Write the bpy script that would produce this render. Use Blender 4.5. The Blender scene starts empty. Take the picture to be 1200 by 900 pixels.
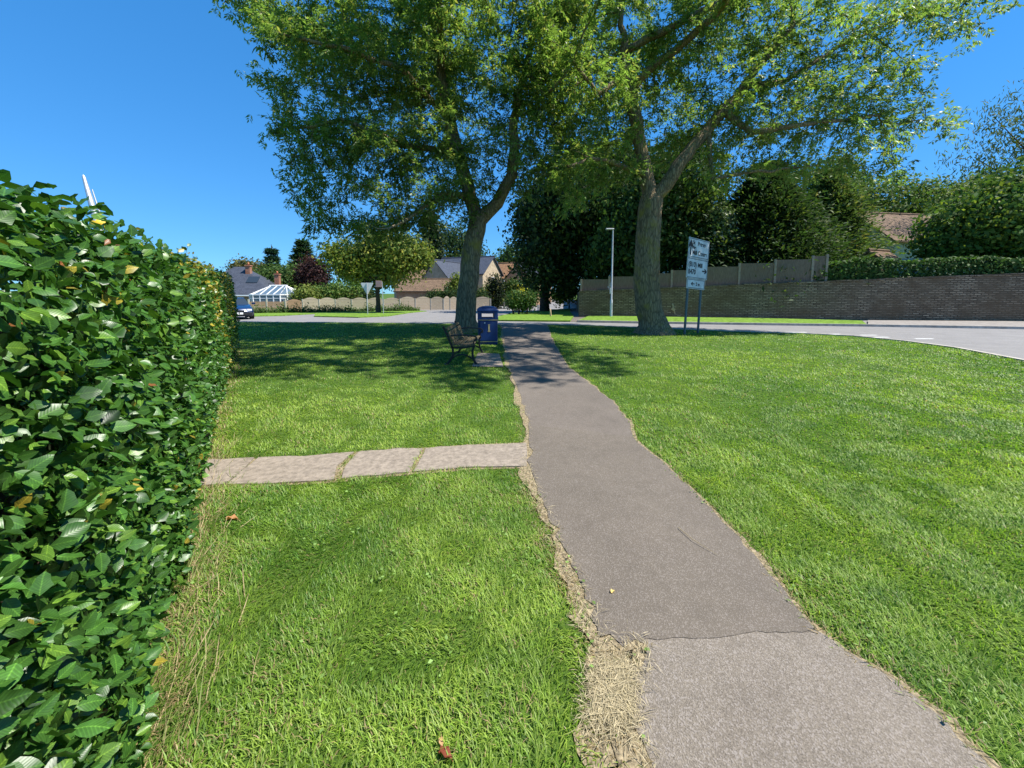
import bpy, math, random
import numpy as np
from mathutils import Vector, Matrix
R = math.radians
rng = np.random.default_rng(11)
random.seed(5)
scene = bpy.context.scene
col = scene.collection

# ------------------------------------------------------------------ camera
F, CX, HOR, CAMH, PITCH = 450.0, 600.0, 343.0, 1.6, R(5)
PV = HOR + F * math.tan(PITCH)            # image row of the optical axis
cam_d = bpy.data.cameras.new('camera')
cam = bpy.data.objects.new('camera', cam_d); col.objects.link(cam)
cam.location = (0, 0, CAMH); cam.rotation_euler = (R(90) - PITCH, 0, 0)
cam_d.sensor_width = 36; cam_d.lens = 36 * F / 1200
cam_d.shift_y = -(450 - PV) / 1200
cam_d.clip_start = 0.02; cam_d.clip_end = 3000
scene.camera = cam

def ray(u, v):
    a, b = (u - CX) / F, (PV - v) / F
    return Vector((a, math.cos(PITCH) + b * math.sin(PITCH), -math.sin(PITCH) + b * math.cos(PITCH)))
def P(u, v, d):
    """point on the ray of a measured direction at distance d along +Y"""
    r = ray(u, v); return Vector((0, 0, CAMH)) + r * (d / r.y)
def sstep(a, b, x):
    t = np.clip((x - a) / (b - a), 0, 1); return t * t * (3 - 2 * t)
def gz(x, y):
    return -0.015 * np.clip(np.asarray(y, float) - 20, 0, 60) * (1 - sstep(2, 9, np.asarray(x, float)))
def G(u, v, z=0.0):
    """ground point seen in a direction"""
    r = ray(u, v); t = CAMH / -r.z
    for _ in range(12):
        p = r * t; t = (CAMH - z - float(gz(p.x, p.y))) / -r.z
    p = r * t
    return Vector((p.x, p.y, float(gz(p.x, p.y)) + z))
def G2(u, v):
    g = G(u, v); return (g.x, g.y)

# ------------------------------------------------------------------ object helpers
def tag(o, label=None, cat=None, group=None, kind=None, category=None):
    cat = cat or category
    if label: o['label'] = label
    if cat: o['category'] = cat
    if group: o['group'] = group
    if kind: o['kind'] = kind
    return o
def empty(name, loc, rz=0, label=None, cat=None, group=None):
    o = bpy.data.objects.new(name, None); col.objects.link(o)
    o.location = loc; o.rotation_euler = (0, 0, rz); o.empty_display_size = .2
    return tag(o, label, cat, group)
def copy_tree(o, parent=None):
    c = o.copy(); col.objects.link(c); c.parent = parent
    for ch in [x for x in col.objects if x.parent == o]: copy_tree(ch, c)
    return c

class MB:
    def __init__(s): s.v, s.f, s.sm = [], [], []
    def add(s, vs, fs, smooth=False):
        n = len(s.v); s.v += [tuple(p) for p in vs]
        for f in fs: s.f.append(tuple(i + n for i in f)); s.sm.append(smooth)
        return s
    def box(s, c, d, rz=0, m=None):
        x, y, z = d[0] / 2, d[1] / 2, d[2] / 2
        vs = [Vector((a * x, b * y, e * z)) for e in (-1, 1) for a, b in ((-1, -1), (1, -1), (1, 1), (-1, 1))]
        M = (m or Matrix.Rotation(rz, 4, 'Z')); c = Vector(c)
        return s.add([M @ p + c for p in vs], [(3, 2, 1, 0), (4, 5, 6, 7), (0, 1, 5, 4), (1, 2, 6, 5), (2, 3, 7, 6), (3, 0, 4, 7)])
    def prism(s, poly, z0, z1, f=None):
        f = f or (lambda p, z: (p[0], p[1], z)); n = len(poly)
        vs = [f(p, z0) for p in poly] + [f(p, z1) for p in poly]
        return s.add(vs, [tuple(range(n))[::-1], tuple(range(n, 2 * n))] + [(i, (i + 1) % n, n + (i + 1) % n, n + i) for i in range(n)])
    def tube(s, pts, rad, n=8, caps=True, smooth=True):
        pts = [Vector(p) for p in pts]; k = len(pts)
        if not hasattr(rad, '__len__'): rad = [rad] * k
        vs = []; ref = None
        for i, p in enumerate(pts):
            t = (pts[min(i + 1, k - 1)] - pts[max(i - 1, 0)]).normalized()
            if ref is None: ref = t.orthogonal().normalized()
            ref = (ref - t * ref.dot(t)).normalized(); b = t.cross(ref)
            vs += [p + (ref * math.cos(a) + b * math.sin(a)) * rad[i] for a in [2 * math.pi * j / n for j in range(n)]]
        fs = [(i * n + j, i * n + (j + 1) % n, (i + 1) * n + (j + 1) % n, (i + 1) * n + j) for i in range(k - 1) for j in range(n)]
        s.add(vs, fs, smooth)
        if caps: s.add(vs[:n], [tuple(range(n))[::-1]]); s.add(vs[-n:], [tuple(range(n))])
        return s
    def lathe(s, prof, n=20, c=(0, 0, 0), smooth=True):
        c = Vector(c); vs = [c + Vector((r * math.cos(2 * math.pi * j / n), r * math.sin(2 * math.pi * j / n), z)) for r, z in prof for j in range(n)]
        return s.add(vs, [(i * n + j, i * n + (j + 1) % n, (i + 1) * n + (j + 1) % n, (i + 1) * n + j) for i in range(len(prof) - 1) for j in range(n)], smooth)
    def build(s, name, mat, parent=None, bevel=0, seg=2, **kw):
        me = bpy.data.meshes.new(name); me.from_pydata(s.v, [], s.f); me.update()
        me.polygons.foreach_set('use_smooth', s.sm)
        V = np.array(s.v, float); uv = me.uv_layers.new(name='UVMap'); out = np.zeros((len(me.loops), 2))
        for p in me.polygons:
            n = p.normal; t = Vector((-n.y, n.x, 0))
            t = Vector((1, 0, 0)) if t.length < .05 else t.normalized(); b = n.cross(t)
            for li in p.loop_indices:
                q = V[me.loops[li].vertex_index]; out[li] = (q @ np.array(t), q @ np.array(b))
        uv.data.foreach_set('uv', out.ravel())
        if mat: me.materials.append(mat)
        o = bpy.data.objects.new(name, me); col.objects.link(o); o.parent = parent
        if bevel:
            m = o.modifiers.new('bevel', 'BEVEL'); m.width = bevel; m.segments = seg; m.limit_method = 'ANGLE'; m.angle_limit = R(40)
        return tag(o, **kw)

def fast_mesh(name, V, faces, mat, parent=None, colr=None, uv=None, smooth=False, **kw):
    """V (n,3); faces (m,k) index array with fixed k"""
    me = bpy.data.meshes.new(name); m, k = faces.shape
    me.vertices.add(len(V)); me.vertices.foreach_set('co', np.ascontiguousarray(V, np.float32).ravel())
    me.loops.add(m * k); me.loops.foreach_set('vertex_index', np.ascontiguousarray(faces, np.int32).ravel())
    me.polygons.add(m); me.polygons.foreach_set('loop_start', np.arange(0, m * k, k, dtype=np.int32))
    if smooth: me.polygons.foreach_set('use_smooth', np.ones(m, bool))
    me.update(calc_edges=True)
    if colr is not None:
        a = me.attributes.new('Col', 'FLOAT_COLOR', 'POINT'); c = np.ones((len(V), 4), np.float32); c[:, :3] = colr; a.data.foreach_set('color', c.ravel())
    if uv is not None:
        u = me.uv_layers.new(name='UVMap'); u.data.foreach_set('uv', np.ascontiguousarray(uv[faces.ravel()], np.float32).ravel())
    me.validate()
    me.materials.append(mat)
    o = bpy.data.objects.new(name, me); col.objects.link(o); o.parent = parent
    return tag(o, **kw)

def norm(a): return a / np.maximum(np.linalg.norm(a, axis=-1, keepdims=True), 1e-9)
def rdir(n):
    return norm(rng.normal(size=(n, 3)))
def leaf_arrays(pos, axis, nrm, L, W, tmpl):
    """place template leaves: tmpl (k,3) columns along, across, lift"""
    axis = norm(axis); side = norm(np.cross(axis, nrm)); nn = np.cross(side, axis)
    T = np.asarray(tmpl, float)
    V = pos[:, None] + axis[:, None] * (T[None, :, 0:1] * L[:, None, None]) + side[:, None] * (T[None, :, 1:2] * W[:, None, None]) + nn[:, None] * (T[None, :, 2:3] * L[:, None, None])
    return V.reshape(-1, 3)
def idx(n, k, faces):
    f = np.asarray(faces); return (np.arange(n)[:, None, None] * k + f[None]).reshape(-1, f.shape[1])
DIAMOND = [(0, 0, 0), (.45, .5, .06), (1, 0, -.05), (.45, -.5, .06)]; DIAF = [(0, 1, 2, 3)]

_tab = rng.random((64, 64))
def vnoise(x, y):
    xi = np.floor(x).astype(int); yi = np.floor(y).astype(int); fx = x - xi; fy = y - yi
    fx = fx * fx * (3 - 2 * fx); fy = fy * fy * (3 - 2 * fy); g = lambda a, b: _tab[a % 64, b % 64]
    return (g(xi, yi) * (1 - fx) + g(xi + 1, yi) * fx) * (1 - fy) + (g(xi, yi + 1) * (1 - fx) + g(xi + 1, yi + 1) * fx) * fy
def inpoly(x, y, poly):
    c = np.zeros(len(x), bool); n = len(poly)
    for i in range(n):
        x0, y0 = poly[i]; x1, y1 = poly[i - 1]
        if y0 == y1: continue
        c ^= ((y0 > y) != (y1 > y)) & (x < (x1 - x0) * (y - y0) / (y1 - y0) + x0)
    return c
def polydist(x, y, pts, closed=False):
    d = np.full(len(x), 1e9)
    for i in range(len(pts) - (0 if closed else 1)):
        a = np.array(pts[i]); b = np.array(pts[(i + 1) % len(pts)]); ab = b - a
        t = np.clip(((x - a[0]) * ab[0] + (y - a[1]) * ab[1]) / max(ab @ ab, 1e-9), 0, 1)
        d = np.minimum(d, np.hypot(x - a[0] - t * ab[0], y - a[1] - t * ab[1]))
    return d
def rough_line(pts, step=.12, amp=.02, seed=0):
    out = []; r = random.Random(seed)
    for i in range(len(pts) - 1):
        a, b = Vector(pts[i]).to_2d(), Vector(pts[i + 1]).to_2d(); L = (b - a).length; k = max(1, int(L / max(step, .03 * a.length)))
        n = Vector((-(b - a).y, (b - a).x)).normalized()
        for j in range(k): out.append(tuple(a.lerp(b, j / k) + n * (r.gauss(0, amp) if i + j else 0)))
    out.append(tuple(Vector(pts[-1]).to_2d())); return out

# ------------------------------------------------------------------ materials
class NT:
    def __init__(s, name):
        s.m = bpy.data.materials.new(name); s.m.use_nodes = True; s.t = s.m.node_tree; s.n = s.t.nodes
        s.p = s.n['Principled BSDF']; s.out = s.n['Material Output']
    def node(s, typ, **kw):
        n = s.n.new(typ)
        for k, v in kw.items():
            if k in n.inputs: n.inputs[k].default_value = v
            else: setattr(n, k, v)
        return n
    def link(s, a, b): s.t.links.new(a, b)
    def coord(s, kind='Object', scale=(1, 1, 1), rot=(0, 0, 0)):
        tc = s.node('ShaderNodeTexCoord'); mp = s.node('ShaderNodeMapping'); mp.inputs['Scale'].default_value = scale; mp.inputs['Rotation'].default_value = rot
        s.link(tc.outputs[kind], mp.inputs[0]); return mp.outputs[0]
    def noise(s, vec, scale, detail=4, rough=.6):
        n = s.node('ShaderNodeTexNoise', Scale=scale, Detail=detail, Roughness=rough); s.link(vec, n.inputs['Vector']); return n.outputs['Fac']
    def ramp(s, fac, stops):
        r = s.node('ShaderNodeValToRGB'); e = r.color_ramp.elements
        while len(e) < len(stops): e.new(.5)
        for k, (p, c) in enumerate(stops): e[k].position = p; e[k].color = (*c, 1) if len(c) == 3 else c
        s.link(fac, r.inputs[0]); return r.outputs[0]
    def mix(s, fac, a, b, mode='MIX'):
        n = s.node('ShaderNodeMix', data_type='RGBA', blend_type=mode)
        for sock, v in ((n.inputs[0], fac), (n.inputs[6], a), (n.inputs[7], b)):
            if isinstance(v, (int, float)): sock.default_value = v
            elif isinstance(v, tuple): sock.default_value = (*v, 1)
            else: s.link(v, sock)
        return n.outputs[2]
    def base(s, v, rough=.7, spec=.5, metal=0):
        if isinstance(v, tuple): s.p.inputs['Base Color'].default_value = (*v, 1)
        else: s.link(v, s.p.inputs['Base Color'])
        s.p.inputs['Roughness'].default_value = rough; s.p.inputs['Specular IOR Level'].default_value = spec; s.p.inputs['Metallic'].default_value = metal
        return s
    def bump(s, fac, strength=.4, dist=.02):
        b = s.node('ShaderNodeBump', Strength=strength, Distance=dist); s.link(fac, b.inputs['Height']); s.link(b.outputs[0], s.p.inputs['Normal']); return s

def plain(name, c, rough=.6, spec=.5, metal=0, var=.15, scale=8, bump=0):
    n = NT(name); f = n.noise(n.coord(), scale, 5)
    lo = tuple(x * (1 - var * 1.5) for x in c); hi = tuple(min(1, x * (1 + var * 1.5)) for x in c)
    n.base(n.ramp(f, [(.3, lo), (.7, hi)]), rough, spec, metal)
    if bump: n.bump(f, bump)
    return n.m
def leafmat(name, rough=.45, trans=.35, spec=.5, veins=False):
    n = NT(name); a = n.node('ShaderNodeAttribute', attribute_name='Col')
    n.base(a.outputs['Color'], rough, spec)
    tr = n.node('ShaderNodeBsdfTranslucent')
    tc = n.mix(1.0, a.outputs['Color'], (1.35, 1.5, .75), 'MULTIPLY'); n.link(tc, tr.inputs[0])
    mx = n.node('ShaderNodeMixShader'); mx.inputs[0].default_value = trans
    n.link(n.p.outputs[0], mx.inputs[1]); n.link(tr.outputs[0], mx.inputs[2]); n.link(mx.outputs[0], n.out.inputs[0])
    if veins:
        uvn = n.node('ShaderNodeUVMap'); sep = n.node('ShaderNodeSeparateXYZ'); n.link(uvn.outputs[0], sep.inputs[0])
        ab = n.node('ShaderNodeMath', operation='ABSOLUTE'); n.link(sep.outputs[1], ab.inputs[0])
        m1 = n.node('ShaderNodeMath', operation='MULTIPLY_ADD'); n.link(ab.outputs[0], m1.inputs[0]); m1.inputs[1].default_value = -.55; n.link(sep.outputs[0], m1.inputs[2])
        m2 = n.node('ShaderNodeMath', operation='MULTIPLY'); n.link(m1.outputs[0], m2.inputs[0]); m2.inputs[1].default_value = 56
        sn = n.node('ShaderNodeMath', operation='SINE'); n.link(m2.outputs[0], sn.inputs[0])
        n.bump(sn.outputs[0], .06, .0008)
        vr_ = n.ramp(sn.outputs[0], [(.0, (.80,) * 3), (1, (1.12,) * 3)]); rib = n.ramp(ab.outputs[0], [(.015, (1.9, 1.7, 1.5)), (.05, (1, 1, 1))])
        nz = n.noise(n.coord('Object'), 90, 3); mot = n.ramp(nz, [(.3, (.78,) * 3), (.7, (1.2,) * 3)])
        cc_ = n.mix(1.0, n.mix(1.0, n.mix(1.0, a.outputs['Color'], vr_, 'MULTIPLY'), rib, 'MULTIPLY'), mot, 'MULTIPLY'); n.link(cc_, n.p.inputs['Base Color'])
    return n.m

M = {}
M['leaf'] = leafmat('tree_leaves', .45, .5, .35)
M['far_leaf'] = leafmat('far_leaves', .65, .3, .2)
M['hedge_leaf'] = leafmat('beech_leaves', .38, .22, .42, True)
M['blade'] = leafmat('grass_blades', .5, .4, .35)
M['straw'] = leafmat('dry_stems', .7, .2, .3)

def bark(name, a, b, lich=.0):
    n = NT(name); v = n.coord('Object', (1, 1, .22)); f = n.noise(v, 14, 8, .7); f2 = n.noise(n.coord(), 1.6, 4)
    vo = n.node('ShaderNodeTexVoronoi', Scale=13.0); vo.feature = 'DISTANCE_TO_EDGE'; n.link(v, vo.inputs['Vector'])
    c = n.ramp(f, [(.3, a), (.7, b)])
    c = n.mix(n.ramp(vo.outputs['Distance'], [(0, (.75,) * 3), (.18, (0,) * 3)]), c, tuple(x * .45 for x in a))
    c = n.mix(n.ramp(f2, [(.54, (0,) * 3), (.68, (lich,) * 3)]), c, (.30, .23, .05))
    n.base(c, .9, .2)
    ad = n.node('ShaderNodeMath', operation='ADD'); n.link(f, ad.inputs[0]); n.link(vo.outputs['Distance'], ad.inputs[1])
    n.bump(ad.outputs[0], 1.0, .06); return n.m
M['bark'] = bark('ash_bark', (.16, .112, .066), (.41, .305, .178), .8)
M['dark_bark'] = bark('dark_bark', (.05, .04, .03), (.12, .095, .07), .1)
M['twig'] = plain('hedge_twigs', (.09, .06, .04), .85, .2)

def mat_ground():
    n = NT('lawn_soil'); v = n.coord(); f = n.noise(v, .5, 6); g = n.noise(v, 22, 6, .75)
    c = n.mix(f, n.ramp(g, [(.3, (.028, .066, .010)), (.55, (.06, .14, .018)), (.75, (.15, .20, .045))]), n.ramp(g, [(.3, (.03, .058, .010)), (.7, (.12, .16, .035))]))
    n.base(c, .95, .1).bump(g, .6, .05); return n.m
M['ground'] = mat_ground()
def mat_asphalt(name, dark, light, sc, patch, stone=.35, stone_c=(.34, .30, .27)):
    n = NT(name); v = n.coord(); fine = n.noise(v, sc, 3, .7); big = n.noise(v, 1.3, 5, .6); mid = n.noise(v, 7, 5, .65)
    c = n.ramp(fine, [(.3, dark), (.72, light)])
    vo = n.node('ShaderNodeTexVoronoi', Scale=sc * 1.0); n.link(v, vo.inputs['Vector'])
    bw = n.node('ShaderNodeRGBToBW'); n.link(vo.outputs['Color'], bw.inputs[0])
    c = n.mix(n.ramp(bw.outputs[0], [(.66, (0,) * 3), (.76, (stone,) * 3)]), c, stone_c)
    c = n.mix(.4, c, n.mix(n.ramp(big, [(.3, (0,) * 3), (.7, (1,) * 3)]), tuple(x * .72 for x in patch), tuple(x * 1.25 for x in patch)))
    c = n.mix(n.ramp(mid, [(.5, (0,) * 3), (.72, (.35,) * 3)]), c, tuple(x * .62 for x in patch))
    n.base(c, .88, .3); n.bump(vo.outputs['Distance'], .45, .005); return n.m
M['path_near'] = mat_asphalt('coarse_asphalt', (.045, .036, .030), (.33, .28, .22), 190, (.168, .142, .112), .8)
M['path_mid'] = mat_asphalt('smooth_asphalt', (.072, .058, .048), (.185, .156, .122), 190, (.137, .114, .088), .5)
M['path_far'] = mat_asphalt('worn_asphalt', (.08, .068, .058), (.19, .16, .13), 170, (.142, .117, .094), .45)
M['road'] = mat_asphalt('road_asphalt', (.15, .145, .14), (.26, .245, .235), 60, (.21, .20, .192), .3, (.4, .38, .36))
M['concrete'] = plain('worn_concrete', (.25, .208, .165), .9, .2, var=.2, scale=24, bump=.25)
M['kerb'] = plain('kerb_concrete', (.42, .38, .33), .9, .2, var=.2, scale=5)
M['soil'] = plain('straw_soil', (.25, .20, .125), .95, .1, var=.45, scale=60, bump=.6)
M['white_line'] = plain('road_paint', (.72, .72, .70), .7, .3, var=.12, scale=9)
M['verge'] = plain('verge_turf', (.13, .22, .03), .95, .1, var=.4, scale=6, bump=.5)

def mat_brick(name, c1, c2, mortar, w, h, ms=.012, rough=.9, bump=.6, kind='UV'):
    n = NT(name); tc = n.node('ShaderNodeTexCoord'); b = n.node('ShaderNodeTexBrick')
    nv = n.noise(tc.outputs['Object'], 2.2, 5)
    dm = n.node('ShaderNodeMix', data_type='RGBA'); dm.inputs[0].default_value = .045 if 'stone' in name else .012; n.link(tc.outputs[kind], dm.inputs[6])
    nz = n.node('ShaderNodeTexNoise', Scale=7.0); n.link(tc.outputs['Object'], nz.inputs['Vector']); n.link(nz.outputs['Color'], dm.inputs[7])
    n.link(dm.outputs[2], b.inputs['Vector'])
    for k, v in (('Color1', (*c1, 1)), ('Color2', (*c2, 1)), ('Mortar', (*mortar, 1)), ('Scale', 1.0), ('Mortar Size', ms), ('Brick Width', w), ('Row Height', h), ('Bias', 0.0)): b.inputs[k].default_value = v
    c = n.mix(n.ramp(nv, [(.35, (0,) * 3), (.7, (.6,) * 3)]), b.outputs['Color'], tuple(x * .5 for x in c1))
    if 'stone' in name:
        n2_ = n.noise(tc.outputs['Object'], .45, 6, .7); c = n.mix(n.ramp(n2_, [(.42, (0,) * 3), (.6, (.8,) * 3)]), c, (.14, .096, .058)); n3_ = n.noise(tc.outputs['Object'], 5.5, 4, .7); c = n.mix(n.ramp(n3_, [(.62, (0,) * 3), (.72, (.7,) * 3)]), c, (.42, .35, .26))
    n.base(c, rough, .2)
    iv = n.node('ShaderNodeMath', operation='SUBTRACT'); iv.inputs[0].default_value = 1; n.link(b.outputs['Fac'], iv.inputs[1])
    n.bump(iv.outputs[0], bump, .02); return n.m
M['stone'] = mat_brick('rubble_stone', (.52, .40, .27), (.18, .132, .088), (.07, .053, .038), .30, .095, .024, bump=1)
M['tan_brick'] = mat_brick('buff_brick', (.56, .43, .27), (.45, .345, .215), (.48, .42, .33), .225, .075)
M['red_brick'] = mat_brick('red_brick', (.42, .15, .07), (.33, .11, .06), (.35, .3, .26), .225, .075)
M['orange_brick'] = mat_brick('orange_brick', (.46, .25, .13), (.36, .18, .09), (.4, .34, .28), .225, .075)
M['slate'] = mat_brick('slate_tiles', (.075, .085, .11), (.06, .068, .09), (.035, .04, .05), .3, .22, .01, .55)
M['brown_tile'] = mat_brick('brown_roof_tiles', (.235, .155, .095), (.14, .092, .058), (.07, .05, .04), .26, .2, .014)
M['orange_tile'] = mat_brick('orange_roof_tiles', (.40, .22, .11), (.31, .16, .08), (.12, .08, .05), .26, .2, .014)

def mat_wood(name, a, b, sc=(9, 9, .7)):
    n = NT(name); f = n.noise(n.coord('Object', sc), 5, 6, .7); n.base(n.ramp(f, [(.3, a), (.7, b)]), .85, .2).bump(f, .3); return n.m
M['grey_wood'] = mat_wood('weathered_boards', (.10, .078, .06), (.26, .205, .155))
M['pale_wood'] = mat_wood('pale_boards', (.34, .27, .20), (.52, .44, .34), (.8, .8, 9))
M['brown_wood'] = mat_wood('brown_boards', (.22, .14, .09), (.36, .24, .15), (.8, .8, 9))
M['bench_wood'] = mat_wood('bench_slats', (.085, .067, .038), (.19, .15, .085), (6, .5, 6))
M['stake_wood'] = mat_wood('stake_wood', (.34, .25, .15), (.5, .38, .24))
M['old_post'] = plain('weathered_posts', (.30, .255, .20), .9, .2)
M['post_concrete'] = plain('concrete_posts', (.46, .42, .36), .9, .2)
M['iron'] = plain('black_iron', (.015, .015, .016), .5, .5)
M['white_paint'] = plain('white_frames', (.80, .80, .78), .4, .5, var=.04)
M['glass'] = NT('window_glass').base((.03, .04, .05), .06, .6).m
M['conservatory_glass'] = NT('conservatory_glass').base((.10, .14, .17), .1, .6).m
M['galv'] = plain('galvanised_steel', (.50, .52, .54), .45, .5, .5, var=.1)
M['sign_post'] = plain('grey_green_post', (.10, .13, .14), .5, .5, .2, var=.1)
M['sign_white'] = plain('weathered_sign_face', (.56, .60, .62), .5, .4, var=.16, scale=3)
M['sign_black'] = plain('sign_lettering', (.02, .022, .025), .6, .3, var=.1)
M['sign_back'] = plain('sign_back_grey', (.62, .63, .64), .5, .4, var=.06)
M['pink'] = plain('faded_pink_board', (.60, .33, .30), .7, .3, var=.1)
M['bin_blue'] = plain('navy_plastic', (.006, .028, .115), .42, .5, var=.12, scale=5)
M['bin_dark'] = plain('dark_liner', (.008, .010, .016), .6, .3)
M['gold'] = plain('gold_trim', (.50, .38, .16), .45, .5, .2, var=.15)
M['car_blue'] = plain('blue_car_paint', (.005, .02, .075), .25, .5, .2, var=.03); M['car_blue'].node_tree.nodes['Principled BSDF'].inputs['Coat Weight'].default_value = .6
M['car_black'] = plain('black_plastic', (.012, .012, .014), .6, .4)
M['tyre'] = plain('rubber', (.014, .014, .014), .85, .3)
M['lamp_glass'] = NT('headlamp_lens').base((.7, .72, .74), .12, .6).m
M['pot'] = plain('terracotta', (.42, .16, .08), .8, .3)
M['yellow'] = plain('yellow_plastic', (.72, .46, .03), .5, .4, var=.15)

# ------------------------------------------------------------------ sky and sun
az, el = R(98), R(56)
S = Vector((math.sin(az) * math.cos(el), math.cos(az) * math.cos(el), math.sin(el)))
world = bpy.data.worlds.new('World'); scene.world = world; world.use_nodes = True
wn = world.node_tree.nodes; bg = wn['Background']; sky = wn.new('ShaderNodeTexSky'); sky.sky_type = 'NISHITA'; sky.sun_disc = False
sky.sun_elevation = el; sky.sun_rotation = az; sky.air_density = 1.0; sky.dust_density = .0; sky.ozone_density = 4.0; sky.altitude = 900
hs = wn.new('ShaderNodeHueSaturation'); hs.inputs['Saturation'].default_value = 1.3; hs.inputs['Value'].default_value = 1.0
world.node_tree.links.new(sky.outputs[0], hs.inputs['Color']); gm = wn.new('ShaderNodeGamma'); gm.inputs[1].default_value = .5; ml = wn.new('ShaderNodeMix'); ml.data_type = 'RGBA'; ml.blend_type = 'MULTIPLY'; ml.inputs[0].default_value = 1; ml.inputs[7].default_value = (.57, 1.27, 2.0, 1)
world.node_tree.links.new(hs.outputs[0], gm.inputs[0]); world.node_tree.links.new(gm.outputs[0], ml.inputs[6]); world.node_tree.links.new(ml.outputs[2], bg.inputs[0]); bg.inputs[1].default_value = .11
sl = bpy.data.lights.new('sun', 'SUN'); sl.energy = 4.6; sl.angle = R(.53); sl.color = (1, .955, .88)
so = bpy.data.objects.new('sun', sl); col.objects.link(so); so.rotation_euler = S.to_track_quat('Z', 'Y').to_euler(); so.location = (20, 0, 30)
scene.view_settings.view_transform = 'Standard'; scene.view_settings.look = 'None'; scene.view_settings.gamma = 1; scene.view_settings.use_curve_mapping = False
scene.view_settings.exposure = 1.0
scene.cycles.max_bounces = 6; scene.cycles.diffuse_bounces = 3; scene.cycles.glossy_bounces = 2; scene.cycles.transmission_bounces = 4; scene.cycles.transparent_max_bounces = 4
scene.cycles.use_denoising = True
scene.cycles.caustics_reflective = False; scene.cycles.caustics_refractive = False

# ------------------------------------------------------------------ ground, road, paths
def sheet(name, poly, mat, z, cut=1.0, kind='structure', thick=0):
    """flat polygon draped on the terrain; fine cuts across y where the terrain slopes"""
    import bmesh
    bm = bmesh.new(); f = bm.faces.new([bm.verts.new((p[0], p[1], 0)) for p in poly])
    if f.normal.z < 0: f.normal_flip()
    ys = [p[1] for p in poly]
    for yy in (20, 80):
        if min(ys) < yy < max(ys): bmesh.ops.bisect_plane(bm, geom=bm.verts[:] + bm.edges[:] + bm.faces[:], plane_co=(0, yy, 0), plane_no=(0, 1, 0))
    if max(ys) > 20:
        for xx in np.arange(2, 9.1, 1):
            bmesh.ops.bisect_plane(bm, geom=bm.verts[:] + bm.edges[:] + bm.faces[:], plane_co=(xx, 0, 0), plane_no=(1, 0, 0))
    if thick:
        e = bmesh.ops.extrude_edge_only(bm, edges=[e for e in bm.edges if e.is_boundary])
        for v in [g for g in e['geom'] if isinstance(g, bmesh.types.BMVert)]: v.co.z -= thick
    for v in bm.verts: v.co.z += float(gz(v.co.x, v.co.y)) + z
    bmesh.ops.recalc_face_normals(bm, faces=bm.faces)
    top = max(bm.faces, key=lambda q: q.calc_area())
    if top.normal.z < 0: bmesh.ops.reverse_faces(bm, faces=bm.faces[:])
    bmesh.ops.triangulate(bm, faces=bm.faces[:])
    me = bpy.data.meshes.new(name); bm.to_mesh(me); bm.free(); me.materials.append(mat)
    o = bpy.data.objects.new(name, me); col.objects.link(o); o['kind'] = kind
    return o

gx = np.unique(np.concatenate([np.linspace(-600, 600, 25), np.arange(-60, 60, 4.), np.arange(2, 9.1, 1)])); gy = np.unique(np.concatenate([np.linspace(-60, 900, 25), np.arange(20, 81, 4.)]))
XX, YY = np.meshgrid(gx, gy); V = np.stack([XX.ravel(), YY.ravel(), gz(XX, YY).ravel()], 1); w = len(gx)
q = np.array([(j * w + i, j * w + i + 1, (j + 1) * w + i + 1, (j + 1) * w + i) for j in range(len(gy) - 1) for i in range(w - 1)])
fast_mesh('ground', V, q, M['ground'], kind='structure')

edge_px = [(292, 377.5), (420, 378.3), (530, 379.5), (588, 380.5), (641, 380.5), (690, 381.5), (760, 384.5), (860, 388.5), (940, 391), (1000, 394), (1060, 400), (1120, 408), (1200, 423)]
near_edge = [(-60, G2(292, 377.5)[1] + 1)] + [G2(*p) for p in edge_px] + [(11.2, 6.5), (9.6, 3.0), (9.0, 0), (8.5, -8)]
sheet('road', near_edge + [(60, -8), (60, 40), (12, 90), (-8, 95), (-8, 62), (-60, 40)], M['road'], .006)
kl = near_edge[1:]
kb = MB()
for i in range(len(kl) - 1):
    a, b = Vector((*kl[i], 0)), Vector((*kl[i + 1], 0)); t = (b - a).normalized(); n = Vector((-t.y, t.x, 0)) * .06
    za, zb = float(gz(a.x, a.y)), float(gz(b.x, b.y))
    vs = [a - n, b - n, b + n, a + n]; zs = [za, zb, zb, za]
    kb.add([p + Vector((0, 0, z - .05)) for p, z in zip(vs, zs)] + [p + Vector((0, 0, z + .035)) for p, z in zip(vs, zs)], [(4, 5, 6, 7), (0, 1, 5, 4), (1, 2, 6, 5), (2, 3, 7, 6), (3, 0, 4, 7)])
kb.build('kerb', M['kerb'], kind='structure')
for u0, u1, v in ((958, 985, 391.8), (1008, 1028, 393.0), (1022, 1042, 395.4), (1072, 1094, 397.3), (920, 945, 389.6)):
    a, b = Vector(G2(u0, v)), Vector(G2(u1, v)); t = (b - a).normalized(); n = Vector((-t.y, t.x)) * .06
    sheet('road_marking', [a - n, b - n, b + n, a + n], M['white_line'], .010)

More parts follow.
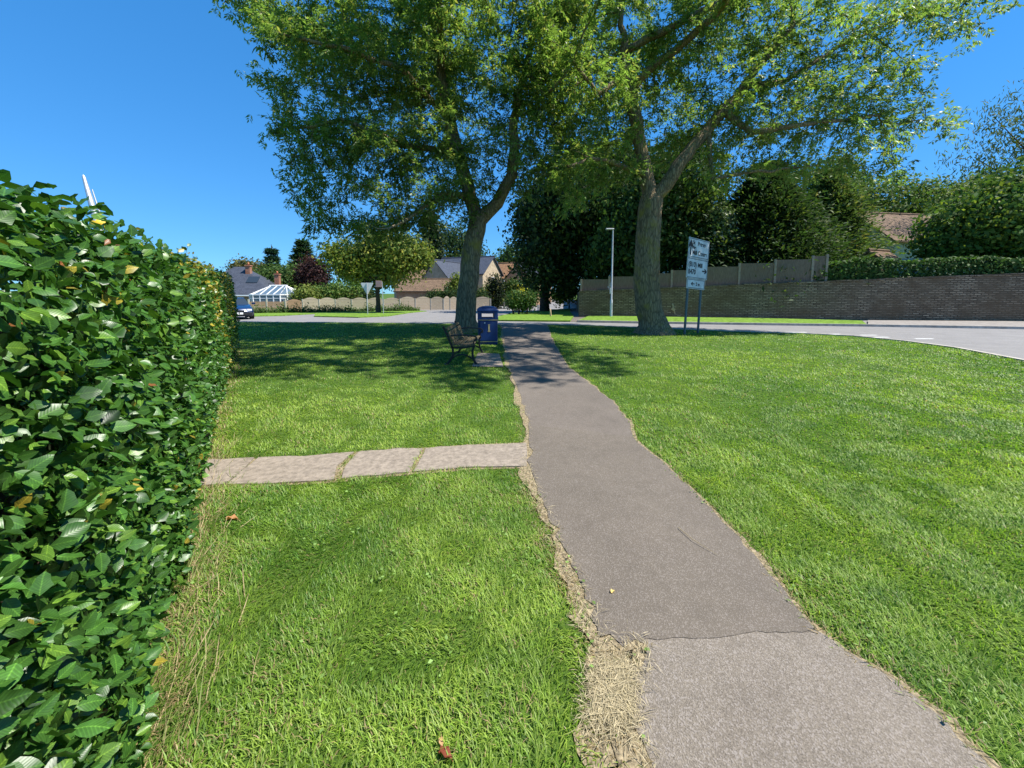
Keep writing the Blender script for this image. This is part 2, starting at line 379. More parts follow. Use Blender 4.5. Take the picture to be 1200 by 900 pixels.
Lp = [(770, 935), (764, 905), (750, 870), (728, 838), (724, 819), (740, 790), (759, 761), (701, 750), (693, 715), (667, 657), (638, 594), (620, 547), (620, 495), (612, 470), (603, 449), (592, 409), (588, 380.5)]
Rp = [(1185, 935), (1152, 894), (1083, 825), (1020, 785), (955, 741), (904, 675), (857, 623), (782, 547), (742, 516), (739, 495), (713, 467), (667, 432), (650, 405), (641, 380.5)]
LW = [(1.15, -3.0)] + [G2(*p) for p in Lp]; RW = [(2.5, -3.0)] + [G2(*p) for p in Rp]
LR, RR = rough_line(LW, .05, .012, 3), rough_line(RW, .05, .012, 4)
path_poly = LR + RR[::-1]
def clip_y(poly, keep):  # Sutherland-Hodgman against the line a->b
    (a, b, sgn) = keep; out = []
    sd = lambda p: sgn * ((b[0] - a[0]) * (p[1] - a[1]) - (b[1] - a[1]) * (p[0] - a[0]))
    for i in range(len(poly)):
        p, q_ = poly[i - 1], poly[i]; sp, sq = sd(p), sd(q_)
        if (sp >= 0) != (sq >= 0):
            t = sp / (sp - sq); out.append((p[0] + t * (q_[0] - p[0]), p[1] + t * (q_[1] - p[1])))
        if sq >= 0: out.append(q_)
    return out
s1 = (G2(690, 759), G2(990, 738)); s2 = (G2(600, 497), G2(750, 514))
def roughen(poly, amp):
    out = []
    for i in range(len(poly)):
        a, b = poly[i - 1], poly[i]; L = math.dist(a, b)
        if L > .6:
            for j in range(1, int(L / .04)): t = j / int(L / .04); n_ = ((b[1] - a[1]) / L, -(b[0] - a[0]) / L); o = amp * (2 * float(vnoise(np.array([t * 9.]), np.array([1.3]))[0]) - 1 + random.gauss(0, .2)); out.append((a[0] + (b[0] - a[0]) * t + n_[0] * o, a[1] + (b[1] - a[1]) * t + n_[1] * o))
        out.append(b)
    return out
s1b = (G2(690, 755), G2(990, 734))
sheet('path', clip_y(path_poly, (*s1b, -1)), M['path_near'], .0125)
mid_ = clip_y(clip_y(path_poly, (*s1, 1)), (*s2, -1)); sheet('path', roughen(mid_, .014), M['path_mid'], .0155)
s2b = (G2(600, 499), G2(750, 516)); sheet('path', clip_y(path_poly, (*s2b, 1)), M['path_far'], .013)
# bare straw-coloured soil showing along the path edges
def offset_line(pts, w0, side, seed, wmin=.02):
    out = []; r = random.Random(seed); ph = r.random() * 9
    for i, p in enumerate(pts):
        a = Vector(pts[max(i - 1, 0)]); b = Vector(pts[min(i + 1, len(pts) - 1)]); t = (b - a).normalized(); n = Vector((-t.y, t.x)) * side
        w_ = wmin + w0 * max(0, .55 + .5 * math.sin(i * .35 + ph) + .35 * math.sin(i * .93 + 2 * ph)) + r.random() * .02
        out.append(tuple(Vector(p) + n * w_))
    return out
LS = offset_line(LR, .07, 1, 5); RS = offset_line(RR, .02, -1, 8, .005)
sheet('soil_strip', LS + LR[::-1], M['soil'], .0105)
sheet('soil_strip', RS + RR[::-1], M['soil'], .0105)
dry_px = [(702, 750), (762, 760), (742, 792), (727, 820), (732, 842), (768, 905), (690, 905), (672, 860), (692, 815), (684, 775)]
dry_poly = [G2(*p) for p in dry_px]
sheet('soil_patch', rough_line(dry_poly + dry_poly[:1], .05, .012, 6)[:-1], M['soil'], .006)
# cross path of old concrete slabs
slabs = [[(225, 541), (262, 539.5), (300, 537.5), (262, 569.5), (228, 571)], [(303, 537.5), (355, 536), (413, 531), (396, 547), (391, 563.5), (320, 568), (266, 569.5)], [(421, 530.5), (481, 527), (495, 527), (479, 554.5), (399, 562.5), (403, 548)], [(499, 527), (547, 523), (617, 520.5), (617, 547.5), (556, 549), (484, 554)]]
slab_w = [[G2(*p) for p in s] for s in slabs]
for k, s in enumerate(slab_w): sheet('stone_path', rough_line(s + s[:1], .08, .008, 20 + k)[:-1], M['concrete'], .016, thick=.02)
cross_poly = [G2(*p) for p in [(222, 541), (355, 536), (416, 531), (481, 527), (547, 523), (620, 520), (620, 548), (556, 549.5), (477, 555.5), (388, 564), (228, 571)]]
cx_, cy_ = np.mean([p[0] for p in cross_poly]), np.mean([p[1] for p in cross_poly])
sheet('soil_strip', [(cx_ + (p[0] - cx_) * 1.01, cy_ + (p[1] - cy_) * 1.10) for p in cross_poly], M['soil'], .003)
pad = [G2(553, 430), G2(590, 430.5), G2(585, 415), G2(560, 414)]
sheet('stone_path', pad, M['concrete'], .014)
# verges
sheet('verge', [G2(*p) for p in [(368, 371.4), (420, 372.6), (455, 371), (480, 367), (500, 365), (372, 364)]], M['verge'], .07, thick=.1)
sheet('verge', [(-60, 45), G2(200, 366.6), G2(296, 371.2), G2(330, 370.4), G2(385, 367.4), G2(372, 364), G2(280, 365.5), (-60, 50)], M['verge'], .06, thick=.1)
isl = [G2(*p) for p in [(584, 376.5), (640, 377.2), (668, 377.4), (672, 372), (668, 366), (668, 362.5), (640, 364), (600, 368), (584, 372)]]
sheet('verge', isl, M['verge'], .09, thick=.12)
sheet('path', [G2(*p) for p in [(668, 377.4), (676, 377.6), (690, 373), (684, 371.2), (672, 371.8)]], M['path_far'], .02)
vr = [G2(*p) for p in [(676, 377.6), (760, 379), (900, 381), (1016, 382.4), (1010, 377.5), (900, 374.5), (760, 372.5), (690, 371.5)]]
sheet('verge', vr, M['verge'], .09, thick=.12)
M['pavement'] = plain('pavement_asphalt', (.25, .225, .20), .9, .2, var=.2, scale=6)
sheet('pavement', [G2(*p) for p in [(1017, 382.4), (1200, 385.5)]] + [(42, 16.2), (44, 18), (28, 20.3), G2(1017, 377)], M['pavement'], .09, thick=.12)
road_far = [G2(676, 377.8), G2(760, 379.2), G2(900, 381.2), G2(1017, 382.7), G2(1200, 385.8), (42, 16)]
kb = MB()
for i in range(len(road_far) - 1):
    a, b = Vector((*road_far[i], .055)), Vector((*road_far[i + 1], .055)); t = b - a
    kb.box((a + b) / 2 - Vector((0, .07, 0)), (t.length, .12, .13), math.atan2(t.y, t.x))
kb.build('kerb', M['kerb'], kind='structure')

# ------------------------------------------------------------------ wall, raised gardens, fences
WA, WB = Vector((4.6, 26.3)), Vector((43.4, 16.75)); wt = (WB - WA).normalized(); wnrm = Vector((wt.y, -wt.x))  # faces the road
def wz(x): return 1.62 + (x - 4.4) / 23 * .95
def wpt(x): return WA + wt * ((x - WA.x) / wt.x)
mb = MB(); xs = np.linspace(WA.x, WB.x, 26)
for i in range(len(xs) - 1):
    a, b = wpt(xs[i]), wpt(xs[i + 1]); n = wnrm * .2
    mb.add([(a.x + n.x, a.y + n.y, -.2), (b.x + n.x, b.y + n.y, -.2), (b.x + n.x, b.y + n.y, wz(xs[i + 1])), (a.x + n.x, a.y + n.y, wz(xs[i])), (b.x - n.x, b.y - n.y, wz(xs[i + 1])), (a.x - n.x, a.y - n.y, wz(xs[i]))], [(0, 1, 2, 3), (3, 2, 4, 5)])
a = WA + wnrm * .2; bk = Vector((WA.x + 2.2, WA.y + 14))
mb.add([(bk.x, bk.y, -.3), (a.x, a.y, -.3), (a.x, a.y, wz(a.x)), (bk.x, bk.y, 1.7)], [(0, 1, 2, 3)])
wallo = empty('stone_wall', (0, 0, 0), 0, 'long dark rubble stone retaining wall across the road', 'wall'); mb.build('masonry', M['stone'], wallo)
mb = MB()
for x0, x1 in zip(xs[:-1], xs[1:]):
    k = 4
    for j in range(k):
        xa, xb = x0 + (x1 - x0) * j / k, x0 + (x1 - x0) * (j + 1) / k - .01; a, b = wpt(xa), wpt(xb); mm = (a + b) / 2; z = (wz(xa) + wz(xb)) / 2
        mb.box((mm.x, mm.y, z + .04 + random.uniform(-.01, .02)), ((b - a).length, .46 + random.uniform(-.03, .03), .09), math.atan2(wt.y, wt.x))
mb.build('coping', M['stone'], wallo)
bank = [(p.x - wnrm.x * .15, p.y - wnrm.y * .15) for p in [wpt(x) for x in xs]]
V = [(x, y, wz(x) - .12) for x, y in bank] + [(x + 8 + .4 * i, y + 60, wz(x) - .1) for i, (x, y) in enumerate(bank)]
mb = MB(); nb = len(bank); mb.add(V, [(i, i + 1, nb + i + 1, nb + i) for i in range(nb - 1)]); mb.build('terrain', M['ground'], kind='structure')

# close-boarded fence standing on the wall
fen = empty('board_fence', (0, 0, 0), 0, 'weathered grey close boarded fence with concrete posts standing on the stone wall', 'fence')
fx = [4.7, 6.5, 8.4, 10.3, 12.2, 14.1, 16.0, 17.9, 18.6]
def ftop(x): return 2.38 + (x - 4.4) / 14 * 1.35
for i in range(len(fx) - 1):
    x0, x1 = fx[i], fx[i + 1]; mb = MB(); n = max(2, int((x1 - x0) / .13)); zt = min(ftop(x0) + .04, ftop(x1))
    for j in range(n):
        xa = x0 + .07 + (x1 - x0 - .14) * (j + .5) / n; p = wpt(xa) - wnrm * .12; zb = wz(xa)
        mb.box((p.x, p.y + .004 * (j % 2), (zb + zt + .05) / 2), ((x1 - x0) / n / wt.x * .94, .018, zt + .05 - zb), math.atan2(wt.y, wt.x))
    p = (wpt(x0) + wpt(x1)) / 2 - wnrm * .145
    mb.box((p.x, p.y, zt - .25), ((x1 - x0) * .95, .05, .07), math.atan2(wt.y, wt.x))
    mb.build('panel', M['grey_wood'], fen)
for x in fx:
    p = wpt(x) - wnrm * .12; MB().box((p.x, p.y, (wz(x) + ftop(x) + .12) / 2), (.12, .12, ftop(x) + .12 - wz(x)), math.atan2(wt.y, wt.x)).build('post', M['old_post'], fen)

# wavy-topped panel fence along the far road
wf = empty('wavy_fence', (0, 0, 0), 0, 'pale wavy topped panel fence with concrete posts behind the far road', 'fence')
fp = [(292, 366.6), (313, 366.3), (335, 366), (355, 365.6), (374.5, 365.3), (393.5, 365), (412.5, 364.8), (431, 364.6), (450, 364.4), (469, 364.2), (487, 364), (505, 363.8), (520, 363.7), (527.5, 363.6), (536, 363.5), (556, 363.3), (575, 363.2)]
for i in range(len(fp) - 1):
    a, b = G(*fp[i]), G(*fp[i + 1]); t = (b - a); L = t.length; rz = math.atan2(t.y, t.x); n = 12; mb = MB(); zb = min(a.z, b.z)
    dk = i < 3; H = (.95 if dk else 1.12) + (.1 if 8 < i else 0)
    for r_ in range(8):
        z0, z1 = zb + .08 + H * r_ / 8, zb + .08 + H * (r_ + 1) / 8 - .012
        mb.box(((a + b) / 2).xy.to_3d() + Vector((0, 0, (z0 + z1) / 2)), (L - .12, .025, z1 - z0), rz)
    if 1 < i:   # arched cap board
        pr = []
        for j in range(n + 1):
            s_ = j / n; z = zb + .085 + H + .2 * math.sin(math.pi * s_) ** 1.0 * (1.3 if i == 12 else 1); pr.append((a.lerp(b, .04 + .92 * s_), z))
        for j in range(n):
            (p0, z0), (p1, z1) = pr[j], pr[j + 1]
            nn = Vector((-t.y, t.x, 0)).normalized() * .02; zz = zb + .08 + H
            q0, q1 = p0.xy.to_3d(), p1.xy.to_3d(); up = lambda q_, z: Vector((q_.x, q_.y, z))
            mb.add([up(q0 - nn, zz), up(q1 - nn, zz), up(q1 - nn, z1), up(q0 - nn, z0), up(q0 + nn, zz), up(q1 + nn, zz), up(q1 + nn, z1), up(q0 + nn, z0)], [(0, 1, 2, 3), (5, 4, 7, 6), (3, 2, 6, 7)])
    mb.build('panel', M['brown_wood'] if dk else M['pale_wood'], wf)
for i, p in enumerate(fp):
    a = G(*p); MB().box((a.x, a.y, a.z + .62), (.11, .11, 1.24 + (.12 if i > 8 else 0))).build('post', M['post_concrete'], wf)

# ------------------------------------------------------------------ houses
def house(name, label, loc, rz, w, l, eave, ridge, wall, roof, chim=(), wins=(), over=.3, cat='house'):
    """gable house: ridge along local x (length l), gables at +-x, width w along local y"""
    e = empty(name, loc, rz, label, cat); x, y = l / 2, w / 2
    mb = MB().add([(-x, -y, -1.5), (x, -y, -1.5), (x, y, -1.5), (-x, y, -1.5), (-x, -y, eave), (x, -y, eave), (x, y, eave), (-x, y, eave), (-x, 0, ridge), (x, 0, ridge)],
        [(0, 1, 5, 4), (2, 3, 7, 6), (1, 2, 6, 9, 5), (3, 0, 4, 8, 7)])
    mb.build('wall', wall, e)
    sl = (ridge - eave) / y; t = .14; mb = MB()
    for s in (-1, 1):
        a = [(-x - over, s * (y + over), eave - sl * over + .02), (x + over, s * (y + over), eave - sl * over + .02), (x + over, 0, ridge + .02), (-x - over, 0, ridge + .02)]
        b = [(p[0], p[1], p[2] + t) for p in a]
        f = [(0, 1, 2, 3), (7, 6, 5, 4), (0, 4, 5, 1), (1, 5, 6, 2), (3, 7, 4, 0)]
        mb.add(a + b, f if s > 0 else [q_[::-1] for q_ in f])
    ro = mb.build('roof', roof, e)
    mb = MB().tube([(-x - over, 0, ridge + t + .04), (x + over, 0, ridge + t + .04)], .1, 6); mb.build('ridge', roof, ro)
    for cx_, cy_, h in chim:
        z = ridge - abs(cy_) * sl; c = MB().box((cx_, cy_, z + h / 2 - .3), (.75, .6, h + .6)).box((cx_, cy_, z + h - .02), (.88, .73, .12)).build('chimney', M['red_brick'], ro)
    for side, u, z, ww, hh in wins:   # side: 'f' front (-y), 'r' gable +x, 'l' gable -x
        f = MB(); g = MB(); d = .05
        def put(m, cu, cz, su, sz, dep, th):
            if side == 'f': m.box((cu, -y - dep, cz), (su, th, sz))
            elif side == 'r': m.box((x + dep, cu, cz), (th, su, sz))
            else: m.box((-x - dep, cu, cz), (th, su, sz))
        put(f, u, z + hh / 2, ww + .14, .08, .03, .09); put(f, u, z - hh / 2, ww + .2, .1, .05, .13); put(f, u - ww / 2, z, .08, hh - .1, .03, .09); put(f, u + ww / 2, z, .08, hh - .1, .03, .09); put(f, u, z, .06, hh - .1, .028, .08)
        put(g, u, z, ww, hh, .02, .03)
        fo = f.build('window', M['white_paint'], e); g.build('pane', M['glass'], fo)
    return e
def at(u, v, d, dz=0):
    p = P(u, v, d); return (p.x, p.y, float(gz(p.x, p.y)))
# long slate-roofed house with the sunlit end gable
house('gable_house', 'buff brick house with long dark slate roof and sunlit end gable facing right', at(548, 340, 66), R(-22), 7.5, 9.5, 5.3, 8.1, M['tan_brick'], M['slate'], wins=(('r', 0, 4.2, 1.1, 1.3), ('f', 2.6, 3.6, 1.3, 1.2), ('f', 0, 3.6, 1.3, 1.2), ('r', .9, 1.6, 1.1, 1.1)))
# front-facing gable left of the trunk
house('wing_house', 'shaded buff brick house with plain front gable left of the lichened ash trunk', at(527, 340, 62), R(66), 5.4, 8, 4.0, 7.0, M['tan_brick'], M['slate'], over=.18)
house('tiled_house', 'house with small orange tiled roof right of the sunlit gable', at(593, 340, 72), R(-35), 6, 5.2, 5.0, 7.7, M['orange_brick'], M['orange_tile'], wins=(('f', .6, 4.0, 1.1, 1.1),))
house('brown_house', 'shaded brown brick house with slate roof partly behind the large dark tree', at(619, 340, 68), R(62), 5.6, 8, 4.2, 7.1, M['orange_brick'], M['slate'], wins=(('l', .0, 3.6, 1.2, 1.2),), over=.2)
house('garage', 'low garage with wide brown tiled roof behind the wavy fence', at(505, 345, 52), R(-6), 5, 7.6, 2.3, 3.75, M['orange_brick'], M['brown_tile'], cat='garage')
house('cottage', 'small buff cottage with brown tiled roof half hidden behind the low garage', at(489, 340, 60), R(50), 5, 5, 3.2, 5.6, M['tan_brick'], M['brown_tile'])
# right-hand house above the wall
rh = P(1062, 290, 36)
house('tiled_cottage', 'cream walled cottage with brown tiled roof above the clipped hedge on the wall', (rh.x + .5, rh.y + 1, 1.9), R(9), 7, 11, 4.1, 6.9, plain('cream_render', (.62, .54, .38), .85, .2), M['brown_tile'], wins=(('f', 1.5, 3.1, 1.4, 1.0),))
sh = P(1029, 300, 27)
house('garden_shed', 'small wooden shed roof peeping over the clipped hedge', (sh.x, sh.y, 1.9), R(20), 1.5, 2.0, 1.85, 2.45, M['brown_wood'], M['brown_tile'], over=.15, cat='shed')
pf = empty('picket_fence', (0, 0, 0), 0, 'short pale picket fence behind the clipped hedge on the wall', 'fence')
mb = MB()
a, b = P(1047, 306, 25.5), P(1094, 306, 25)
for j in range(26):
    p = a.lerp(b, j / 25); mb.box((p.x, p.y, 3.25), (.08, .025, 1.15))
mb.build('pickets', M['post_concrete'], pf)
MB().tube([(a.x, a.y + .04, 3.5), (b.x, b.y + .04, 3.5)], .035, 6).build('rail', M['post_concrete'], pf)
# hipped bungalow on the left
bl = P(277, 345, 54); bz = float(gz(bl.x, bl.y))
bung = empty('bungalow', (bl.x - .6, bl.y + 3, bz), R(8), 'bungalow with steep dark slate hipped roof and brick chimneys', 'house')
MB().prism([(-6, -4), (5.2, -4), (5.2, 4), (-6, 4)], -1, 1.95).build('wall', M['tan_brick'], bung)
mb = MB(); zr, ze = 5.9, 1.8
mb.add([(-6.4, -4.4, ze), (5.6, -4.4, ze), (5.6, 4.4, ze), (-6.4, 4.4, ze), (-1.4, 0, zr), (-.2, 0, zr)], [(0, 1, 5, 4), (1, 2, 5), (2, 3, 4, 5), (3, 0, 4), (3, 2, 1, 0)])
rf = mb.build('roof', M['slate'], bung)
for cx_, cy_, z0, z1 in ((.9, -.9, 4.4, 6.1), (4.6, -.6, 2.2, 4.9)):
    c = MB().box((cx_, cy_, (z0 + z1) / 2), (.62, .62, z1 - z0)).box((cx_, cy_, z1 - .1), (.78, .78, .14)).build('chimney', M['red_brick'], rf)
    MB().lathe([(.0, .36), (.1, .36), (.13, 0), (.0, 0)], 10, (cx_, cy_, z1)).build('chimney_pot', M['pot'], c)
m_ = Matrix.Rotation(math.atan2(zr - ze, 4.4), 4, 'X')
so_ = MB(); so_.box((2.0, -2.15, 3.97), (1.5, 1.3, .06), m=m_); so_.build('skylight', M['glass'], rf)
MB().box((2.3, -4.04, .85), (1.5, .1, 1.9)).build('door', M['brown_wood'], bung)
MB().box((-.3, -4.46, 1.72), (11.9, .12, .16)).build('gutter', M['white_paint'], bung)
# conservatory
cv = P(325, 350, 45); cz = float(gz(cv.x, cv.y))
con = empty('conservatory', (cv.x, cv.y, cz), R(4), 'white framed glass conservatory with faceted roof beside the bungalow', 'conservatory')
oct_ = [(-2.5, 2), (-2.5, -1.0), (-1.6, -1.9), (1.3, -1.9), (2.4, -1.0), (2.4, 2)]
MB().prism(oct_, -1, .35).build('base_wall', plain('pale_plinth', (.62, .58, .5), .85), con)
gl = MB(); fr = MB(); rfm = MB(); bars = MB(); zt = 1.75; za = 2.75
ring = [Vector((*p, 0)) for p in oct_]; r0, r1 = Vector((-.9, .4, za)), Vector((.9, .4, za))
for i in range(5):
    a, b = ring[i], ring[i + 1]; L = (b - a).length; k = max(1, round(L / .75)); rz = math.atan2((b - a).y, (b - a).x)
    gl.box(((a + b) / 2) + Vector((0, 0, 1.04)), (L - .04, .03, 1.38), rz)
    for j in range(k + 1):
        p = a.lerp(b, j / k); fr.box(p + Vector((0, 0, 1.05)), (.1, .1, 1.42), rz)
        tp = r0 if p.x < -.9 else r1 if p.x > .9 else Vector((p.x, .4, za))
        bars.tube([p + Vector((0, 0, zt + .03)), tp + Vector((0, 0, .03))], .045, 5)
    fr.box(((a + b) / 2) + Vector((0, 0, zt)), (L + .1, .14, .12), rz); fr.box(((a + b) / 2) + Vector((0, 0, .38)), (L + .05, .13, .09), rz); fr.box(((a + b) / 2) + Vector((0, 0, 1.35)), (L, .07, .06), rz)
    ta, tb = [(r0 if p.x < -.9 else r1 if p.x > .9 else Vector((p.x, .4, za))) for p in (a, b)]
    ua, ub = a + Vector((0, 0, zt)), b + Vector((0, 0, zt))
    rfm.add([ua, ub, tb, ta] if (ta - tb).length > .01 else [ua, ub, tb], [(0, 1, 2, 3)] if (ta - tb).length > .01 else [(0, 1, 2)])
bars.tube([r0 + Vector((-.1, 0, .06)), r1 + Vector((.1, 0, .06))], .08, 6)
gl.build('pane', M['conservatory_glass'], con); fr.build('frame', M['white_paint'], con)
ro = rfm.build('roof', M['conservatory_glass'], con); bars.build('glazing_bars', M['white_paint'], ro)
#PART2
# ------------------------------------------------------------------ big trees (space colonisation)
def grow(main, att, D=.42, infl=4.5, kill=.85, iters=140, seed=1, tropism=(0, 0, .05)):
    """main: list of (point, radius, parent index) given limbs; returns nodes, parent, fixed radius"""
    N = [np.array(p, float) for p, r, q in main]; par = [q for p, r, q in main]; fix = [r for p, r, q in main]
    att = np.array(att); alive = np.ones(len(att), bool); NA = np.array(N)
    d = np.linalg.norm(att[:, None] - NA[None], axis=2); near = d.argmin(1); nd = d.min(1); g = np.random.default_rng(seed); tro = np.array(tropism)
    for it in range(iters):
        act = alive & (nd < infl)
        if not act.any(): break
        ii = np.where(act)[0]; dirs = norm(att[ii] - NA[near[ii]]); uq, inv = np.unique(near[ii], return_inverse=True)
        acc = np.zeros((len(uq), 3)); np.add.at(acc, inv, dirs)
        acc = norm(norm(acc) + tro + g.normal(size=acc.shape) * .16); new = NA[uq] + acc * D; base = len(NA)
        NA = np.vstack([NA, new]); par += list(uq); fix += [0] * len(uq)
        dd = np.linalg.norm(att[:, None] - new[None], axis=2); m = dd.min(1); a = dd.argmin(1); up = m < nd
        near[up] = base + a[up]; nd[up] = m[up]; alive &= nd > kill
    return NA, np.array(par), np.array(fix)
def radii(N, par, fix, tip=.011, ex=2.35):
    r = np.zeros(len(N)); ch = [[] for _ in N]
    for i, p in enumerate(par):
        if p >= 0: ch[p].append(i)
    for i in range(len(N) - 1, -1, -1):
        r[i] = (sum(r[c] ** ex for c in ch[i])) ** (1 / ex) if ch[i] else tip
        r[i] = max(r[i], fix[i], tip)
    return r, ch
def skin_tree(N, par, r, ch, wob=0, cap=.45):
    mb = MB(); st = [(0, None)]
    # children may come before parents only through `main`, which is ordered
    while st:
        s, pr = st.pop(); pts, rs = ([], [])
        if pr is not None: pts.append(N[pr]); rs.append(min(r[pr], r[s] * 1.35))
        k = s
        while True:
            pts.append(N[k]); rs.append(r[k])
            if not ch[k]: break
            c = sorted(ch[k], key=lambda c_: -r[c_]); st += [(x, k) for x in c[1:]]; k = c[0]
        n = 14 if rs[0] > .3 else 8 if rs[0] > .08 else 5 if rs[0] > .02 else 3
        if len(pts) > 1: mb.tube(pts, rs, n, caps=False)
    return mb
def limb(main, start, pts, r0, r1, step=.42, wig=.035):
    """append a limb through pts starting at main index start; returns the last index"""
    prev = Vector(main[start][0]); ptsv = [prev] + [Vector(p) for p in pts]; tot = sum((b - a).length for a, b in zip(ptsv, ptsv[1:])); run = 0; last = start
    for a, b in zip(ptsv, ptsv[1:]):
        L = (b - a).length; k = max(1, round(L / step))
        for j in range(1, k + 1):
            p = a.lerp(b, j / k); s = (run + L * j / k) / tot
            if j < k: p += Vector([random.gauss(0, wig) for _ in range(3)]) * (.5 + s)
            main.append((tuple(p), r0 + (r1 - r0) * s, last)); last = len(main) - 1
        run += L
    return last
def ellip(c, r, n, pw=.5):
    q = rdir(n) * (rng.random((n, 1)) ** pw); return np.array(c) + q * np.array(r)
def compound(node, ndir, per, L=.15, W=.054, spread=.22, droop=.35, out=None):
    """pinnate leaves: per sprays at every node, seven leaflets to a spray"""
    n = len(node) * per; o = np.repeat(node, per, 0) + rng.normal(size=(n, 3)) * spread
    d = norm(np.repeat(ndir, per, 0) * .5 + rdir(n) * .9 + np.array([0, 0, -droop])); up = norm(np.array([0, 0, 1.]) + rdir(n) * .55)
    sd = norm(np.cross(d, up)); hue = np.repeat(rng.normal(size=len(node)), per) * .8 + rng.normal(size=n) * .6; k = 7
    pos, ax, nr, hh = [], [], [], []
    for j in range(k):
        s = [(.25, 1), (.25, -1), (.5, 1), (.5, -1), (.75, 1), (.75, -1), (.9, 0)][j]
        base = o + d * (.26 * s[0]); a = norm(d * .65 + sd * s[1] * .9 + rdir(n) * .25 + np.array([0, 0, -.18])) if s[1] else d
        pos.append(base); ax.append(a); nr.append(norm(up + rdir(n) * .5)); hh.append(hue)
    pos, ax, nr = np.vstack(pos), np.vstack(ax), np.vstack(nr); hh = np.concatenate(hh)
    m = len(pos); Ls = L * rng.uniform(.7, 1.25, m)
    return pos, ax, nr, Ls, Ls * W / L * rng.uniform(.8, 1.2, m), hh
def leafcolour(h, base, yel, lo=.75, ywt=.12):
    c = np.array(base)[None] * (1 + .22 * h[:, None] + rng.normal(size=(len(h), 1)) * .12)
    y = rng.random(len(h)) < ywt; c[y] = np.array(yel) * rng.uniform(.7, 1.2, (y.sum(), 1)); return np.clip(c, .008, .6)

def big_tree(name, label, main, att, seed, per, base, yel, kill=.82, thin=.034, spread=.20):
    N, par, fix = grow(main, att, seed=seed, kill=kill); r, ch = radii(N, par, fix)
    b = Vector(main[0][0]); e = empty(name, b, 0, label, 'tree', 'ash trees on the green')
    off = np.array(b); mb = skin_tree(N - off, par, r, ch); R0 = main[2][1]
    for k in range(6):
        a = 2 * math.pi * (k + random.uniform(-.25, .25)) / 6; h_ = Vector((math.cos(a), math.sin(a), 0)); mb.tube([h_ * R0 * .55 + Vector((0, 0, .75)), h_ * R0 * .92 + Vector((0, 0, .32)), h_ * R0 * 1.35 + Vector((0, 0, .08)), h_ * R0 * random.uniform(1.7, 2.1) + Vector((0, 0, -.08))], [R0 * .3, R0 * .32, R0 * .26, R0 * .12], 9, False)
    t = mb.build('trunk', M['bark'], e)
    sel = np.where(((r < thin) & (np.arange(len(N)) > len(main))) | ((r < .15) & (N[:, 2] > 4.2) & (rng.random(len(N)) < .75)))[0]
    nd = norm(N[sel] - N[par[sel]])
    pos, ax, nr, Ls, Ws, hh = compound(N[sel] - off, nd, per, spread=spread)
    V = leaf_arrays(pos, ax, nr, Ls, Ws, DIAMOND); m = len(pos)
    fast_mesh('crown', V, idx(m, 4, DIAF), M['leaf'], e, np.repeat(leafcolour(hh, base, yel), 4, 0))
    print(name, 'nodes', len(N), 'leaflets', m)
    return e

# --- left ash
tb = G(546, 389)
d0 = tb.y
main = [((tb.x, tb.y, -.1), .66, -1)]
i = limb(main, 0, [(tb.x - .02, d0, .25)], .56, .46, .3, 0); i = limb(main, i, [P(547, 345, d0), P(552, 300, d0), P(560, 258, d0)], .43, .36, .4, .015); fk = i
pass
l1 = limb(main, fk, [P(550, 230, d0 + .2), P(527, 140, d0 + .3), P(510, 60, d0), P(500, -20, d0)], .26, .08)
l2 = limb(main, fk, [P(583, 238, d0 - .1), P(600, 205, d0 - .2), P(602, 140, d0 - .4), P(628, 30, d0 - .6)], .27, .08)
mid = [k for k in range(len(main)) if main[k][1] > .2]
limb(main, fk + 3, [P(515, 228, d0 - 1.2), P(480, 255, d0 - 2.2), P(455, 268, d0 - 2.8)], .12, .04)
limb(main, fk + 7, [P(470, 170, d0 - 1.5), P(400, 140, d0 - 2.5), P(350, 150, d0 - 2.6)], .14, .04)
limb(main, fk + 10, [P(470, 80, d0 - 2.2), P(400, 55, d0 - 3.4), P(330, 40, d0 - 4)], .13, .04)
limb(main, fk + 12, [P(520, 60, d0 + 3), P(480, 20, d0 + 4.6)], .13, .04)
limb(main, fk + 14, [(tb.x - .5, 13.5, 11.3), (tb.x + .3, 11, 12), (tb.x + .6, 8.6, 11.8)], .15, .04)
limb(main, l2 - 4, [P(640, 110, d0 - 2.4), P(660, 90, d0 - 3.2)], .10, .04)
c = lambda u, v, d, r, n, pw=.5: ellip(P(u, v, d), r, n, pw)
att = np.vstack([c(500, 60, d0, (5.0, 4.6, 4.6), 950), c(395, 110, d0 - .8, (2.6, 3.2, 3.2), 330), c(470, 215, d0 - 1, (3.6, 2.8, 1.9), 420), c(430, 262, d0 - 1.2, (2.6, 1.8, .95), 240), c(380, 180, d0 - .8, (1.8, 2, 2.2), 160),
                 c(345, 20, d0 - .6, (2.2, 2.6, 2.0), 150), c(605, 130, d0 - .8, (2.4, 2.6, 3.4), 300), c(640, 60, d0 - .5, (2.2, 2.4, 3.2), 200), c(370, 215, d0 - .5, (1.2, 1.5, 1.8), 90), c(530, -90, d0, (5, 4.2, 3), 260), ellip((1.4, 8.8, 10.7), (5.0, 3.2, 1.3), 420)])
big_tree('ash_tree', 'leafy ash tree with straight lichened trunk behind the bench and litter bin', main, att, 3, 20, (.145, .22, .056), (.33, .33, .10))

